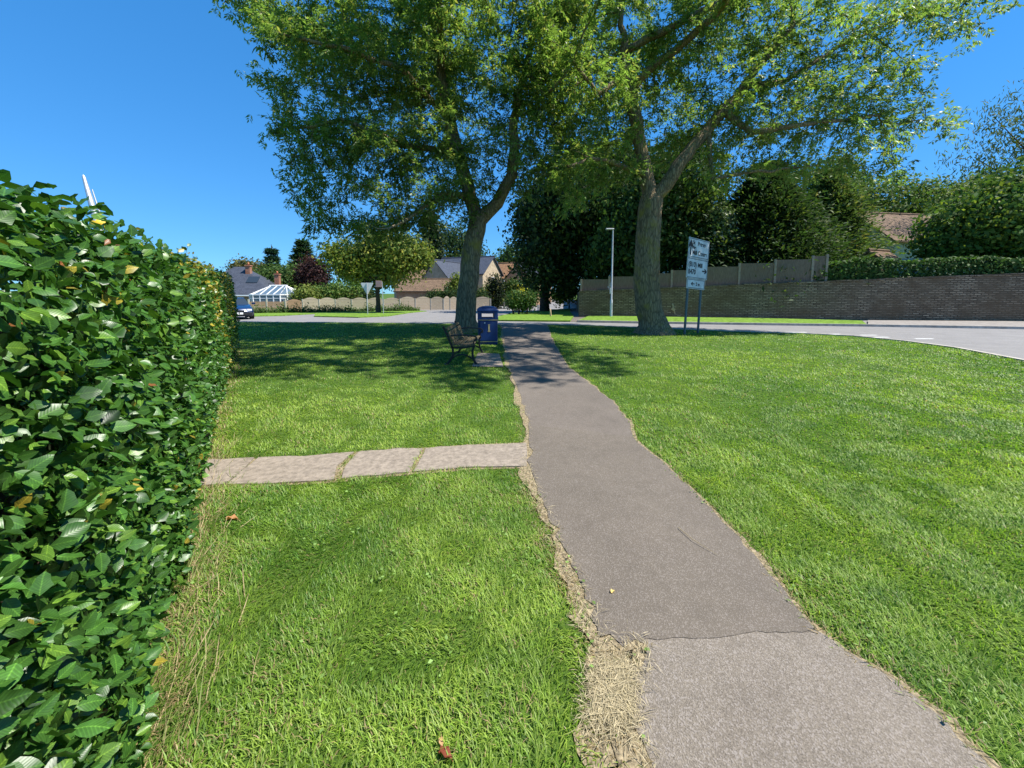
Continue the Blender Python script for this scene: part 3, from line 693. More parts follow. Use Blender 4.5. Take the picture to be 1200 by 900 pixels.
# --- right ash
tb = G(766, 390.5); d0 = tb.y
main = [((tb.x, tb.y, -.1), .95, -1)]
i = limb(main, 0, [(tb.x, d0, .22)], .78, .62, .3, 0); i = limb(main, i, [P(760, 362, d0), P(757, 325, d0), P(760, 270, d0), P(763, 236, d0)], .52, .44, .4, .012); fk = i
l1 = limb(main, fk, [P(757, 204, d0 + .1), P(748, 160, d0 + .2), P(735, 90, d0), P(725, 0, d0 - .3)], .29, .08)
l2 = limb(main, fk, [P(780, 218, d0 - .1), P(796, 192, d0 - .2), P(830, 150, d0), P(880, 90, d0 + .2), P(930, 30, d0)], .28, .08)
limb(main, fk + 3, [P(722, 192, d0 - 1.2), P(690, 185, d0 - 2.4), P(665, 195, d0 - 3)], .11, .04)
limb(main, l2 - 9, [P(880, 155, d0 - 1), P(950, 145, d0 - 1.2), P(1030, 135, d0 - 1.2)], .13, .035)
limb(main, l2 - 6, [P(920, 95, d0 + 1), P(1000, 45, d0 + 1.2), P(1090, 10, d0 + 1)], .13, .035)
limb(main, l2 - 11, [P(835, 210, d0 - 1), P(890, 200, d0 - 1.2), P(950, 195, d0 - 1)], .09, .03)
limb(main, l1 - 7, [(6.6, 13.4, 10.6), (7.0, 11, 11.2), (7.2, 8.2, 11.0)], .16, .05)
limb(main, l1 - 4, [(7.6, 13.6, 11.5), (8.8, 11.5, 11.8), (9, 9.2, 11.6)], .14, .05)
limb(main, l1 - 6, [P(700, 110, d0 - 2), P(670, 70, d0 - 3)], .12, .04)
att = np.vstack([c(770, 90, d0 + 1.2, (4.6, 3.4, 3.6), 620), c(800, -20, d0 + 1.4, (6.4, 3.6, 3.2), 480), c(700, 150, d0 - .6, (2.2, 2.6, 2.6), 240), c(665, 205, d0 - .8, (1.3, 1.6, 1.9), 110), c(650, 70, d0, (2, 2.6, 3), 180),
                 c(890, 130, d0 + .4, (3.0, 2.6, 2.4), 260), c(950, 180, d0, (3.4, 1.8, 1.2), 220), c(1000, 110, d0, (3.0, 2.0, 1.4), 190), c(1065, 150, d0 - .5, (1.7, 1.4, 1.3), 100), c(960, 20, d0, (3.4, 2.4, 2.2), 160), c(1080, 25, d0 - .3, (2.8, 1.8, 1.5), 80), c(1030, 205, d0 - .3, (1.3, 1.0, .45), 24), ellip((6.9, 8.9, 10.9), (3.4, 4.2, 1.2), 520)])
big_tree('ash_tree', 'broad spreading ash tree with very thick forked trunk beside the road sign', main, att, 8, 16, (.155, .232, .058), (.35, .35, .11))

# ------------------------------------------------------------------ distant trees and shrubs
def far_tree(name, label, u, vb, d, lobes, n, size, base, yel=(.16, .17, .03), ywt=.06, trunk=.25, cat='tree', bark='dark_bark', droop=.2, zb=None, group=None, shell=.55, vary=.25, aspect=.62, jag=.35):
    """lobes: (u, v, ru, rv[, depth offset]) seen sizes in photo pixels at distance d"""
    b = P(u, vb, d); z0 = float(gz(b.x, b.y)) if zb is None else zb; b = Vector((b.x, b.y, z0)); e = empty(name, b, 0, label, cat, group)
    n = int(n * 2.6); size *= 1.2; k = d / F; tot = sum(l[2] * l[3] for l in lobes); pos, out, tint = [], [], []
    mb = MB(); hi = Vector((0, 0, max(.3, max((P(l[0], l[1], d).z) for l in lobes) - z0)))
    if trunk: mb.tube([(0, 0, -.2), (0, 0, .15 * hi.z), (random.uniform(-.1, .1), 0, hi.z * .6), (0, 0, hi.z)], [trunk * 1.25, trunk, trunk * .7, trunk * .25], 8)
    for l in lobes:
        dy = l[4] if len(l) > 4 else random.uniform(-.5, .5) * l[2] * k
        cc = P(l[0], l[1], d) - b + Vector((0, dy, 0)); rr = np.array([l[2] * k, max(.7 * l[2] * k, .4), l[3] * k])
        if trunk: mb.tube([(0, 0, max(.1, min(hi.z, cc.z) * .55)), Vector((cc.x * .5, cc.y * .5, cc.z * .8)), cc], [trunk * .45, trunk * .3, trunk * .12], 5)
        m = int(n * l[2] * l[3] / tot); sub = max(10, m // 22)       # clumps, each with its own handful of leaves
        q = rdir(sub); cl = q * (shell + (1 - shell) * rng.random((sub, 1)) ** .5 + rng.normal(size=(sub, 1)) * .12) * rr * (1 + jag * (vnoise(q[:, 0] * 2.3 + l[0], q[:, 2] * 2.3 + q[:, 1] * 1.7)[:, None] - .5))
        ct = rng.normal(size=sub); pick = rng.integers(0, sub, m)
        pos.append(np.array(cc) + cl[pick] + rng.normal(size=(m, 3)) * size * 1.5); out.append(norm(q[pick] + rdir(m) * .8)); tint.append(ct[pick])
    pos, out, tint = np.vstack(pos), np.vstack(out), np.concatenate(tint); m = len(pos)
    keep = pos[:, 2] > .05; pos, out, tint = pos[keep], out[keep], tint[keep]; m = len(pos)
    ax = norm(np.cross(out, rdir(m)) + np.array([0, 0, -droop])); Ls = size * rng.uniform(.6, 1.4, m)
    V = leaf_arrays(pos, ax, out, Ls, Ls * aspect, DIAMOND)
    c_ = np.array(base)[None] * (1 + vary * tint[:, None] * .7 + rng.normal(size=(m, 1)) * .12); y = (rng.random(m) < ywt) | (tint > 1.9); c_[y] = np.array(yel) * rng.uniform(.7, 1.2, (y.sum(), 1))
    fast_mesh('crown', V, idx(m, 4, DIAF), M['far_leaf'], e, np.repeat(np.clip(c_, .004, .6), 4, 0))
    if trunk: mb.build('trunk', M[bark], e)
    return e
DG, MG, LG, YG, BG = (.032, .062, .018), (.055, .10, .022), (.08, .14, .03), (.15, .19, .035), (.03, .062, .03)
# the dark tree mass behind the wall
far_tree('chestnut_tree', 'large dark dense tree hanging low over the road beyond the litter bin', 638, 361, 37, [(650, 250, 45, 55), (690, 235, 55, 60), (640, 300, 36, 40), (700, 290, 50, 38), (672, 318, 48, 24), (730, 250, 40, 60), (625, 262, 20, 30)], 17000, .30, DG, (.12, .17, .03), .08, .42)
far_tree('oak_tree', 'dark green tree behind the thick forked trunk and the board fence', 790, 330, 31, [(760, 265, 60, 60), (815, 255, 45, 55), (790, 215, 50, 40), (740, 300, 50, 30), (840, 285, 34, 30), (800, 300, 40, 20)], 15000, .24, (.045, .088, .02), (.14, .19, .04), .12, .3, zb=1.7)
far_tree('elder_bush', 'pale flowering elder bush above the fence right of the road sign', 850, 305, 28.6, [(852, 288, 17, 24), (842, 262, 12, 16)], 1600, .17, (.09, .14, .05), (.55, .55, .42), .12, .05, 'bush', zb=1.8)
def conifer(name, label, u, vt, d, hw, n, base, yel, zb, layers=16, size=.28, bot=310, lean=0, cat='tree', group=None):
    n = int(n * 3.2); size *= 1.15; b = P(u, bot, d); b.z = zb; top = P(u, vt, d).z - zb; rad = hw * d / F; e = empty(name, b, 0, label, cat, group)
    pos, ax, nr = [], [], []; per = n // layers // 14
    mb = MB().tube([(0, 0, -.2), (0, 0, top * .6), (lean, 0, top)], [.28, .15, .03], 8)
    for k in range(layers):
        z = top * (.04 + .95 * k / layers); rr = rad * (1 - (k / layers) ** 1.5) * random.uniform(.85, 1.1) + .15
        for j in range(14):
            a = 2 * math.pi * (j + random.random()) / 14; L = rr * random.uniform(.7, 1.12); h = np.array([math.cos(a), math.sin(a), 0]); s = rng.random(per) ** .6
            p = h[None] * (L * s[:, None]) + np.array([0, 0, z]) + np.stack([0 * s, 0 * s, .22 * L * s ** 2 * 1.1 - .32 * L * s + rng.normal(size=per) * .1], 1) + rng.normal(size=(per, 3)) * (.16 + .1 * L * s[:, None])
            pos.append(p); ax.append(norm(h[None] + rng.normal(size=(per, 3)) * .45 + np.array([0, 0, .25]))); nr.append(norm(np.array([0, 0, 1.]) + rdir(per) * .8))
            if j % 3 == 0: mb.tube([(0, 0, z), tuple(h * L * .5 + np.array([0, 0, z - .1 * L])), tuple(h * L * .9 + np.array([0, 0, z - .12 * L]))], [.05, .03, .01], 4, False)
    pos, ax, nr = np.vstack(pos), np.vstack(ax), np.vstack(nr); m = len(pos); Ls = size * rng.uniform(.6, 1.5, m)
    V = leaf_arrays(pos, ax, nr, Ls, Ls * .34, DIAMOND); cc = np.array(base)[None] * (1 + .2 * rng.normal(size=(m, 1))); y = rng.random(m) < .12; cc[y] = yel
    fast_mesh('crown', V, idx(m, 4, DIAF), M['far_leaf'], e, np.repeat(np.clip(cc, .004, .5), 4, 0)); mb.build('trunk', M['dark_bark'], e); return e
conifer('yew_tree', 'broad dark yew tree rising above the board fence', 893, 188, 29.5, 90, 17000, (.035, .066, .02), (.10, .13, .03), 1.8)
conifer('cypress_tree', 'feathery brownish green cypress tree left of the tiled cottage', 965, 196, 33, 66, 13000, (.085, .13, .036), (.19, .19, .06), 1.8)
far_tree('lime_tree', 'light green tree behind the cypress and the tiled cottage roof', 1015, 300, 52, [(1005, 238, 40, 40), (1060, 243, 45, 34), (1035, 268, 50, 32), (980, 208, 32, 28), (1095, 252, 32, 32)], 9000, .34, (.09, .15, .035), (.2, .22, .05), .12, .3, zb=1.8)
far_tree('lime_tree', 'yellowish green tree behind the broad shrub right of the tiled cottage', 1120, 300, 46, [(1120, 252, 34, 28), (1155, 238, 30, 32)], 5000, .3, (.11, .17, .035), (.22, .24, .05), .15, .3, zb=1.8)
far_tree('walnut_tree', 'broad dark shrubby tree with sunlit upper leaves overhanging the garden wall', 1165, 310, 25, [(1160, 258, 50, 42), (1200, 236, 46, 42), (1215, 280, 60, 40), (1122, 275, 34, 30), (1175, 290, 60, 26), (1105, 298, 20, 12)], 13000, .22, (.085, .15, .03), (.22, .27, .04), .16, .2, zb=2.2)
far_tree('larch_tree', 'feathery olive green tree reaching in high above the shrubs beyond the wall', 1235, 310, 33, [(1195, 160, 40, 22), (1240, 190, 50, 70), (1150, 182, 26, 9), (1185, 195, 25, 14), (1165, 140, 20, 10), (1230, 110, 35, 20)], 2000, .34, (.09, .12, .03), (.16, .17, .05), .1, .2, zb=2, aspect=.2, droop=.9, jag=.8)
# far left group
far_tree('ash_sapling', 'yellow green roadside tree with short black trunk beside the give way sign', 443.5, 364.5, 34, [(428, 300, 24, 20, 0), (466, 296, 22, 22, -.5), (402, 304, 20, 14, .2), (452, 322, 20, 10, .5), (480, 308, 15, 13, -.4), (410, 318, 16, 9, .5), (440, 282, 18, 12, 0), (498, 300, 10, 10, -.5), (388, 296, 10, 8, 0)], 6500, .21, (.14, .19, .035), (.30, .29, .05), .22, .2, jag=.9, shell=.4)
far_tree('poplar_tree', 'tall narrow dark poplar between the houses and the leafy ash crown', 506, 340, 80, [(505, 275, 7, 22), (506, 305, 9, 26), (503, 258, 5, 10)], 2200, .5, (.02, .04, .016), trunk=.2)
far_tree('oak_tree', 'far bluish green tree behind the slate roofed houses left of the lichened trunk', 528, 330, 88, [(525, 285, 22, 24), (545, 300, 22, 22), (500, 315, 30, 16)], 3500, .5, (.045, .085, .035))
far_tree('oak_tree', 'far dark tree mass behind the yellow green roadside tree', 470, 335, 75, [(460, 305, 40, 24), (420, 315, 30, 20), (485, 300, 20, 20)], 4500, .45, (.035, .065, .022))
far_tree('oak_tree', 'small sunlit far tree above the slate roofs right of the lichened trunk', 604, 330, 90, [(605, 303, 19, 15), (588, 312, 14, 10), (625, 310, 16, 14)], 2600, .45, (.07, .13, .035))
conifer('cedar_tree', 'small dark cedar with open layered top right of the bungalow chimneys', 321, 286, 72, 13, 2400, (.022, .055, .04), (.05, .08, .05), -.7, 8, .5, 345)
conifer('pine_tree', 'dark green pine with rounded crown above the copper leaved tree', 357, 277, 66, 22, 4500, (.03, .065, .028), (.07, .11, .03), -.7, 10, .45, 345)
far_tree('maple_tree', 'dark copper leaved round tree behind the wavy fence', 371, 345, 58, [(371, 322, 15, 19), (364, 328, 10, 12)], 2600, .3, (.045, .022, .022), (.09, .035, .03), .2, .15)
far_tree('hazel_tree', 'rounded mid green tree between the cedar and the copper leaved tree', 335, 345, 62, [(330, 328, 28, 13), (350, 326, 20, 13), (308, 330, 16, 12)], 3600, .33, (.07, .125, .03), trunk=.12)
far_tree('birch_tree', 'brownish olive tree behind the bungalow roof and chimneys', 298, 340, 75, [(292, 320, 16, 10), (308, 322, 12, 9), (283, 316, 8, 8)], 1900, .4, (.10, .095, .03), trunk=.15)
for k, (u, v, ru, rv, bs, lb) in enumerate([(359, 346, 13, 7, YG, 'bright yellow green clipped shrub beside the conservatory'), (380, 347, 11, 8, LG, 'mid green shrub behind the wavy fence below the copper leaved tree'),
        (402, 343, 17, 10, (.10, .17, .03), 'sunlit green domed shrub behind the wavy fence'), (425, 347, 14, 6, DG, 'low dark shrub behind the give way sign')]):
    far_tree('garden_shrub', lb, u, 356, 44 + k, [(u - ru * .4, v, ru * .7, rv), (u + ru * .4, v + 1, ru * .7, rv)], 1700, .2, bs, trunk=.05, cat='shrub', group='shrubs behind the wavy fence')
n = 9000; t_ = rng.random(n); ga, gb = np.array(G(300, 367.4)), np.array(G(492, 364.6)); e0 = ga + (gb - ga) * t_[:, None] + np.stack([rng.normal(size=n) * .1, rng.normal(size=n) * .25, np.abs(rng.normal(size=n)) * (.12 + .28 * vnoise(t_ * 40, t_ * 0))], 1) + np.array([0, -.5, 0]); Ls = rng.uniform(.1, .22, n)
nr_ = norm(rdir(n) + np.array([0, -.3, .8])); fast_mesh('undergrowth', leaf_arrays(e0, norm(np.cross(nr_, rdir(n))), nr_, Ls, Ls * .5, DIAMOND), idx(n, 4, DIAF), M['far_leaf'], None, np.repeat(np.clip(np.array([[.07, .12, .03]]) * (1 + .3 * rng.normal(size=(n, 1))), .01, .4), 4, 0), kind='stuff', label='low weedy plants along the foot of the wavy fence', category='undergrowth')
# shrubs in front of the houses
far_tree('garden_conifer', 'dark upright conifer shrub left of the thin grey pole', 579, 363, 48, [(579, 350, 9, 12), (580, 334, 6, 12)], 1600, .2, (.014, .026, .012), trunk=.08, cat='shrub')
far_tree('garden_shrub', 'mid green shrub against the sunlit gable end', 574, 358, 55, [(573, 345, 7, 9)], 700, .22, MG, trunk=.05, cat='shrub')
far_tree('garden_shrub', 'bright yellow rounded shrub in front of the orange tiled house', 608, 352, 50, [(608, 344, 5.5, 4.5)], 600, .18, (.42, .40, .02), (.5, .45, .02), .3, .05, cat='shrub')
far_tree('garden_conifer', 'green cone shaped shrub right of the yellow shrub', 621, 356, 52, [(621, 342, 9, 13), (622, 332, 5, 8)], 1400, .22, (.06, .12, .025), trunk=.08, cat='shrub')
far_tree('garden_shrub', 'loose green shrub right of the thin grey pole', 597, 356, 50, [(597, 341, 9, 8), (603, 336, 6, 6)], 1000, .22, MG, trunk=.06, cat='shrub')
for u, lb in ((601.5, 'small round headed tree on a bare stem nearest the thin grey pole'), (608, 'small round headed tree on a bare stem between its two neighbours'), (617.5, 'small round headed tree on a bare stem nearest the dark tree')):
    far_tree('standard_tree', lb, u, 366.8, 30, [(u, 353, 6.5, 5.5), (u + 2, 350, 5, 4)], 900, .13, (.06, .12, .03), trunk=.07, group='small trees on stems on the verge')
far_tree('garden_shrub', 'bright yellow green shrub at the end of the stone wall', 667, 360, 40, [(668, 340, 5, 7), (658, 346, 8, 5), (664, 333, 4, 4)], 1200, .2, (.20, .25, .03), trunk=.06, cat='shrub')
far_tree('garden_hedge', 'dark clipped hedge strip behind the wavy fence left of the lichened trunk', 522, 353, 46, [(512, 347.5, 10, 4), (528, 347, 9, 4), (545, 347, 9, 4), (562, 347, 8, 4)], 2400, .18, DG, trunk=0, cat='hedge')
far_tree('garden_shrub', 'bright yellow green shrub in front of the low garage roof', 533, 350, 48, [(532, 338, 7, 6), (537, 328, 4, 5)], 900, .2, YG, trunk=.05, cat='shrub')
# clipped hedge on top of the stone wall
he = empty('laurel_hedge', (0, 0, 0), 0, 'dark green clipped hedge growing on top of the stone wall', 'hedge')
m = 16000; X = rng.uniform(18.0, 40, m); s = rng.random(m); top = rng.random(m) < .4
hw_ = wz(X) - .15; ht = 3.45 + .08 * np.sin(X * 1.3) + .12 * (vnoise(X * 2, X * 0) - .5) - .55 * np.exp(-((X - 18) / .7) ** 2)
wx = WA.x + (X - WA.x); wy = WA.y + (X - WA.x) * wt.y / wt.x
off = np.where(top, rng.uniform(.15, 1.2, m), .12 + rng.random(m) ** 2 * .3); Z = np.where(top, ht - rng.random(m) ** 2 * .15, hw_ + (ht - hw_) * s)
pos = np.stack([wx - wnrm.x * off, wy - wnrm.y * off, Z], 1) + rng.normal(size=(m, 3)) * .05
nr = norm(np.where(top[:, None], np.array([[0, 0, 1.]]), np.array([[wnrm.x, wnrm.y, .3]])) + rdir(m) * .7); Ls = rng.uniform(.12, .24, m)
fast_mesh('foliage', leaf_arrays(pos, norm(np.cross(nr, rdir(m))), nr, Ls, Ls * .6, DIAMOND), idx(m, 4, DIAF), M['far_leaf'], he, np.repeat(np.clip(np.array([[.055, .11, .022]]) * (1 + .3 * rng.normal(size=(m, 1))), .01, .4), 4, 0))
for x in np.arange(18.6, 40, 1.6):
    p = wpt(x) - wnrm * .7; MB().tube([(p.x, p.y, wz(x) - .2), (p.x + .1, p.y, wz(x) + .5), (p.x, p.y + .1, 3.2)], [.05, .04, .02], 5).build('stem', M['dark_bark'], he)

# ------------------------------------------------------------------ beech hedge on the left
HL = [(-.31, -.2), (-.45, 0), (-3.25, 4.0), (-4.85, 6.4), (-7.35, 10.1), (-8.0, 11.1)]
def hedge_frame(s):
    """position along the hedge face -> point, unit tangent, outward normal (vectorised)"""
    pts = np.array(HL); seg = np.hypot(*np.diff(pts, axis=0).T); cum = np.concatenate([[0], np.cumsum(seg)])
    x = np.interp(s, cum, pts[:, 0]); y = np.interp(s, cum, pts[:, 1]); k = np.clip(np.searchsorted(cum, s, 'right') - 1, 0, len(seg) - 1)
    t = (np.diff(pts, axis=0) / seg[:, None])[k]; return np.stack([x, y], 1), t, np.stack([t[:, 1], -t[:, 0]], 1)
HLEN = float(np.hypot(*np.diff(np.array(HL), axis=0).T).sum()); HTOP, HTH = 1.98, 1.25
hg = empty('beech_hedge', (0, 0, 0), 0, 'tall clipped beech hedge with glossy leaves and a yellowing stretch', 'hedge')
def hedge_height(s): return 1.79 + .021 * s + .21 * np.exp(-s / .9) + .07 * (vnoise(s * 1.7, s * 0 + 3) - .5) + .06 * (vnoise(s * 6, s * 0) - .5) - .5 * np.clip((s - (HLEN - .45)) / .45, 0, 1) ** 2
def hedge_pts(n, smin, smax, depth, top=False, pw=1.0):
    s = rng.uniform(smin, smax, n); f, t, nn = hedge_frame(s); H = hedge_height(s)
    if top:
        a = rng.random(n) * HTH; z = H - rng.random(n) ** 2 * depth; no = np.concatenate([nn * .25, np.ones((n, 1))], 1)
    else:
        z = H * rng.random(n) ** .95; bulge = .05 * np.sin(np.clip(z / H, 0, 1) * math.pi) + .08 * (vnoise(s * 2.2, z * 2.2) - .5) + .06 * (vnoise(s * 6, z * 6) - .5)
        rd = np.clip((z - (H - .28)) / .28, 0, 1) ** 2 * .16; a = -bulge + rd + rng.random(n) ** pw * depth; no = np.concatenate([nn, .12 + .8 * (rd[:, None] / .16)], 1)
    p = np.concatenate([f - nn * a[:, None], z[:, None]], 1); return p, norm(no), np.concatenate([t, np.zeros((n, 1))], 1), s, z
B = []
for n, s0, s1, dep, tp, pw in [(21000, 0, 3.2, .18, False, 1.1), (14000, 3.2, 7.2, .17, False, 1.1), (12500, 7.2, HLEN, .17, False, 1.1), (9000, 0, 5, .20, True, 1), (8500, 5, HLEN, .22, True, 1), (6000, 0, HLEN, .42, False, .7)]:
    B.append(hedge_pts(n, s0, s1, dep, tp, pw))
# rounded far end
n = 2200; th = rng.uniform(0, math.pi, n); f, t, nn = hedge_frame(np.full(n, HLEN)); zz = hedge_height(np.full(n, HLEN - .3)) * rng.random(n)
q = np.cos(th)[:, None] * nn + np.sin(th)[:, None] * t; B.append((np.concatenate([f - nn * .62 + np.stack([.6 * q[:, 0], .6 * q[:, 1]], 1) * rng.uniform(.8, 1, (n, 1)), zz[:, None]], 1), norm(np.concatenate([q, .1 + 0 * zz[:, None]], 1)), np.concatenate([t, 0 * zz[:, None]], 1), np.full(n, HLEN), zz))
pos = np.vstack([b[0] for b in B]); no = np.vstack([b[1] for b in B]); tg = np.vstack([b[2] for b in B]); ss = np.concatenate([b[3] for b in B]); zz = np.concatenate([b[4] for b in B]); m = len(pos)
nr = norm(no * .8 + rdir(m) * .55 + np.array([0, 0, .35])); ax = norm(tg * rng.choice([-1, 1, 1], (m, 1)) * .5 + rdir(m) * .7 + no * .45 + np.array([0, 0, -.25]))
nr = norm(nr - ax * (nr * ax).sum(1, keepdims=True))
Ls = rng.uniform(.030, .066, m) * (.70 + .30 * sstep(.3, 3.2, ss)); Ws = Ls * rng.uniform(.58, .75, m)
prof = [(0, .0), (.12, .25), (.35, .48), (.6, .46), (.82, .25), (1.0, .0)]
T = []; UVT = []
for k, (a, b) in enumerate(prof):
    wv = .035 * (-1) ** k; arch = -.16 * a * a
    T += [(a, b, .07 * b * 2 + wv + arch), (a, 0, arch), (a, -b, .07 * b * 2 - wv + arch)]; UVT += [(a, b), (a, 0), (a, -b)]
fc = [(3 * k + j, 3 * k + j + 1, 3 * k + j + 4, 3 * k + j + 3) for k in range(5) for j in (0, 1)]
h = rng.normal(size=m); cc = np.array([.044, .118, .018])[None] * (1 + .25 * h[:, None]); fresh = rng.random(m) < .16; cc[fresh] = np.array([.10, .20, .025]) * rng.uniform(.8, 1.2, (fresh.sum(), 1))
yn = vnoise(ss * 1.1, zz * 1.6 + 5); yel = (rng.random(m) < np.clip((yn - .45) * 1.6, 0, .5) * sstep(4.0, 5.5, ss) * (1 - sstep(11, 12.5, ss)) * (.4 + .6 * sstep(.8, 1.7, zz)) + .012 + .25 * (zz > 1.85) * (ss > 3.5))
cc[yel] = np.array([.30, .25, .03]) * rng.uniform(.6, 1.3, (yel.sum(), 1))
rd = rng.random(m) < .004; cc[rd] = (.22, .09, .03)
Ta = np.array(T); kinds = rng.integers(0, 4, m); Vh = np.zeros((m, 18, 3))
for kk, (fold, arch, twist, wav) in enumerate(((1, 1, 0, 1), (2.6, .4, .12, 1.6), (-.8, 2.4, -.15, .8), (.4, -1.2, .2, 2.4))):
    Tk = Ta.copy(); av, bv = Ta[:, 0], Ta[:, 1]; kx = np.repeat(np.arange(6), 3)
    Tk[:, 2] = fold * .14 * np.abs(bv) + wav * .03 * (-1.) ** kx * bv * 2 - arch * .16 * av ** 2 + twist * bv * av; Tk[:, 1] = bv * (1 + .10 * (-1.) ** kx * (wav > 1.2)) + .05 * twist * av
    sel = kinds == kk; Vh[sel] = leaf_arrays(pos[sel], ax[sel], nr[sel], Ls[sel], Ws[sel], Tk).reshape(-1, 18, 3)
fast_mesh('foliage', Vh.reshape(-1, 3), idx(m, 18, fc), M['hedge_leaf'], hg, np.repeat(np.clip(cc, .006, .6), 18, 0), np.tile(np.array(UVT), (m, 1)), smooth=True)
# branches and fine shoots inside
mb = MB()
for k in range(520):
    s = rng.uniform(0, HLEN, 1); f, t, nn = hedge_frame(s); a = random.uniform(.12, 1.1); z = random.uniform(.05, 1.7); b = Vector((*(f[0] - nn[0] * a), z)); d_ = Vector((*(nn[0] * random.uniform(-.1, .35) + t[0] * random.uniform(-.4, .4)), random.uniform(.2, .7)))
    if k < 60: b = Vector((*(f[0] - nn[0] * random.uniform(.35, .8)), -.05)); d_ = Vector((random.uniform(-.1, .1), random.uniform(-.1, .1), 1.6)); mb.tube([b, b + d_ * .5 + Vector((.05, 0, 0)), b + d_], [.03, .022, .01], 6, False)
    else: mb.tube([b, b + d_ * .25 + Vector((.02, 0, .02)), b + d_ * .5], [.008, .006, .003], 4, False)
mb.build('branches', M['twig'], hg, kind='stuff')
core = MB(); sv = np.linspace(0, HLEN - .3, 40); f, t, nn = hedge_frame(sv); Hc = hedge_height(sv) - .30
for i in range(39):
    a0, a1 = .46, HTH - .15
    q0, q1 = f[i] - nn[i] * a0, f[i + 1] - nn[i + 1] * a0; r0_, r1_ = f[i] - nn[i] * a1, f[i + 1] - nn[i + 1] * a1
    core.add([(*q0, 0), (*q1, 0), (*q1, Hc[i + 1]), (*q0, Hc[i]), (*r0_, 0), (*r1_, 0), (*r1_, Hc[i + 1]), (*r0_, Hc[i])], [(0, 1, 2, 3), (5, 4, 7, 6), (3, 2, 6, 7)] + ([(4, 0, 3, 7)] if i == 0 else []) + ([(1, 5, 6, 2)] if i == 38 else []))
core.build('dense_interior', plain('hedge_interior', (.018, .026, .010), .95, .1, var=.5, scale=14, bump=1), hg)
# sprigs standing up from the clipped top
n = 440; s = rng.uniform(2.6, HLEN - .4, n); f, t, nn = hedge_frame(s); H = hedge_height(s) - .02; b = np.concatenate([f - nn * rng.uniform(.05, .9, (n, 1)), H[:, None] - .05], 1)
mb = MB(); lp, la, ln = [], [], []
for k in range(n):
    L = random.uniform(.06, .2) * (1.4 if random.random() < .1 else 1); d_ = Vector((random.gauss(0, .25), random.gauss(0, .25), 1)).normalized(); p = Vector(b[k]); mb.tube([p, p + d_ * L], [.0025, .0012], 3, False)
    for j in range(4): lp.append(p + d_ * L * (.35 + .2 * j)); la.append(Vector((random.gauss(0, 1), random.gauss(0, 1), .6))); ln.append(Vector((random.gauss(0, .5), random.gauss(0, .5), 1)))
mb.build('shoots', M['twig'], hg, kind='stuff'); lp, la, ln = np.array(lp), norm(np.array(la)), norm(np.array(ln)); m = len(lp); Ls = rng.uniform(.025, .06, m); cc = np.where(rng.random((m, 1)) < .45, np.array([[.30, .25, .06]]), np.array([[.07, .14, .03]])) * rng.uniform(.7, 1.3, (m, 1))
fast_mesh('shoot_leaves', leaf_arrays(lp, la, ln, Ls, Ls * .6, T), idx(m, 18, fc), M['hedge_leaf'], hg, np.repeat(cc, 18, 0), np.tile(np.array(UVT), (m, 1)), smooth=True)
#PART3
# ------------------------------------------------------------------ bench, bin, signs, lamp, car
be = empty('park_bench', (0, 0, 0), 0, 'weathered wooden slatted bench with black iron ends facing the path', 'bench')
y0, y1 = G2(545, 428)[1] + .05, G2(545, 428)[1] + 1.8
xf, xb = -.84, -1.40     # front and back of the feet
def flat_bar(mb, pts, w, th, y):
    """iron strap of thickness th (in the end frame's plane) and width w along y following (x,z) pts"""
    pts = [Vector(p) for p in pts]; k = len(pts); vs = []
    for i, p in enumerate(pts):
        t = (pts[min(i + 1, k - 1)] - pts[max(i - 1, 0)]).normalized(); n = Vector((-t.y, t.x)) * th / 2
        for q_, yy in ((p + n, y - w / 2), (p + n, y + w / 2), (p - n, y + w / 2), (p - n, y - w / 2)): vs.append((q_.x, yy, q_.y))
    fs = [(4 * i + j, 4 * i + (j + 1) % 4, 4 * i + 4 + (j + 1) % 4, 4 * i + 4 + j) for i in range(k - 1) for j in range(4)] + [(3, 2, 1, 0), tuple(range(4 * k - 4, 4 * k))]
    mb.add(vs, fs)
def curve(p0, p1, p2, n=8):
    return [tuple((1 - t) ** 2 * Vector(p0) + 2 * t * (1 - t) * Vector(p1) + t * t * Vector(p2)) for t in [i / n for i in range(n + 1)]]
for y in (y0, y1):
    mb = MB()
    flat_bar(mb, curve((xb - .06, .0), (xb + .16, .22), (xb + .06, .42)) + curve((xb + .06, .42), (xb + .0, .6), (xb - .12, .86))[1:], .05, .045, y)     # rear leg running up into the back
    flat_bar(mb, curve((xf + .06, 0), (xf - .1, .2), (xf + .0, .42)), .05, .045, y)
    flat_bar(mb, [(xb + .06, .40), (xb + .3, .385), (xf + .02, .425)], .05, .04, y)
    flat_bar(mb, curve((xb - .04, .64), (xb + .3, .70), (xf + .02, .64)) + curve((xf + .02, .64), (xf + .09, .58), (xf + .03, .53), 6)[1:], .055, .035, y)   # arm with scroll
    flat_bar(mb, curve((xf + .05, .60), (xf - .04, .52), (xf + .0, .42)), .04, .03, y)
    flat_bar(mb, curve((xb + .04, .12), (xb + .28, .34), (xf - .02, .12)), .035, .028, y)
    flat_bar(mb, [(xb - .11, .012), (xb + .0, .012)], .07, .024, y); flat_bar(mb, [(xf - .0, .012), (xf + .11, .012)], .07, .024, y)
    mb.build('end_frame', M['iron'], be, bevel=.004)
L = y1 - y0 + .06; ym = (y0 + y1) / 2
for k in range(6):
    x = xb + .11 + k * .082; z = .435 + .012 * math.cos(k * 1.0) + (.012 if k > 3 else 0); MB().box((x, ym, z), (.066, L, .028), m=Matrix.Rotation(R(-2 + k * 1.5), 4, 'Y')).build('seat_slat', M['bench_wood'], be, bevel=.004)
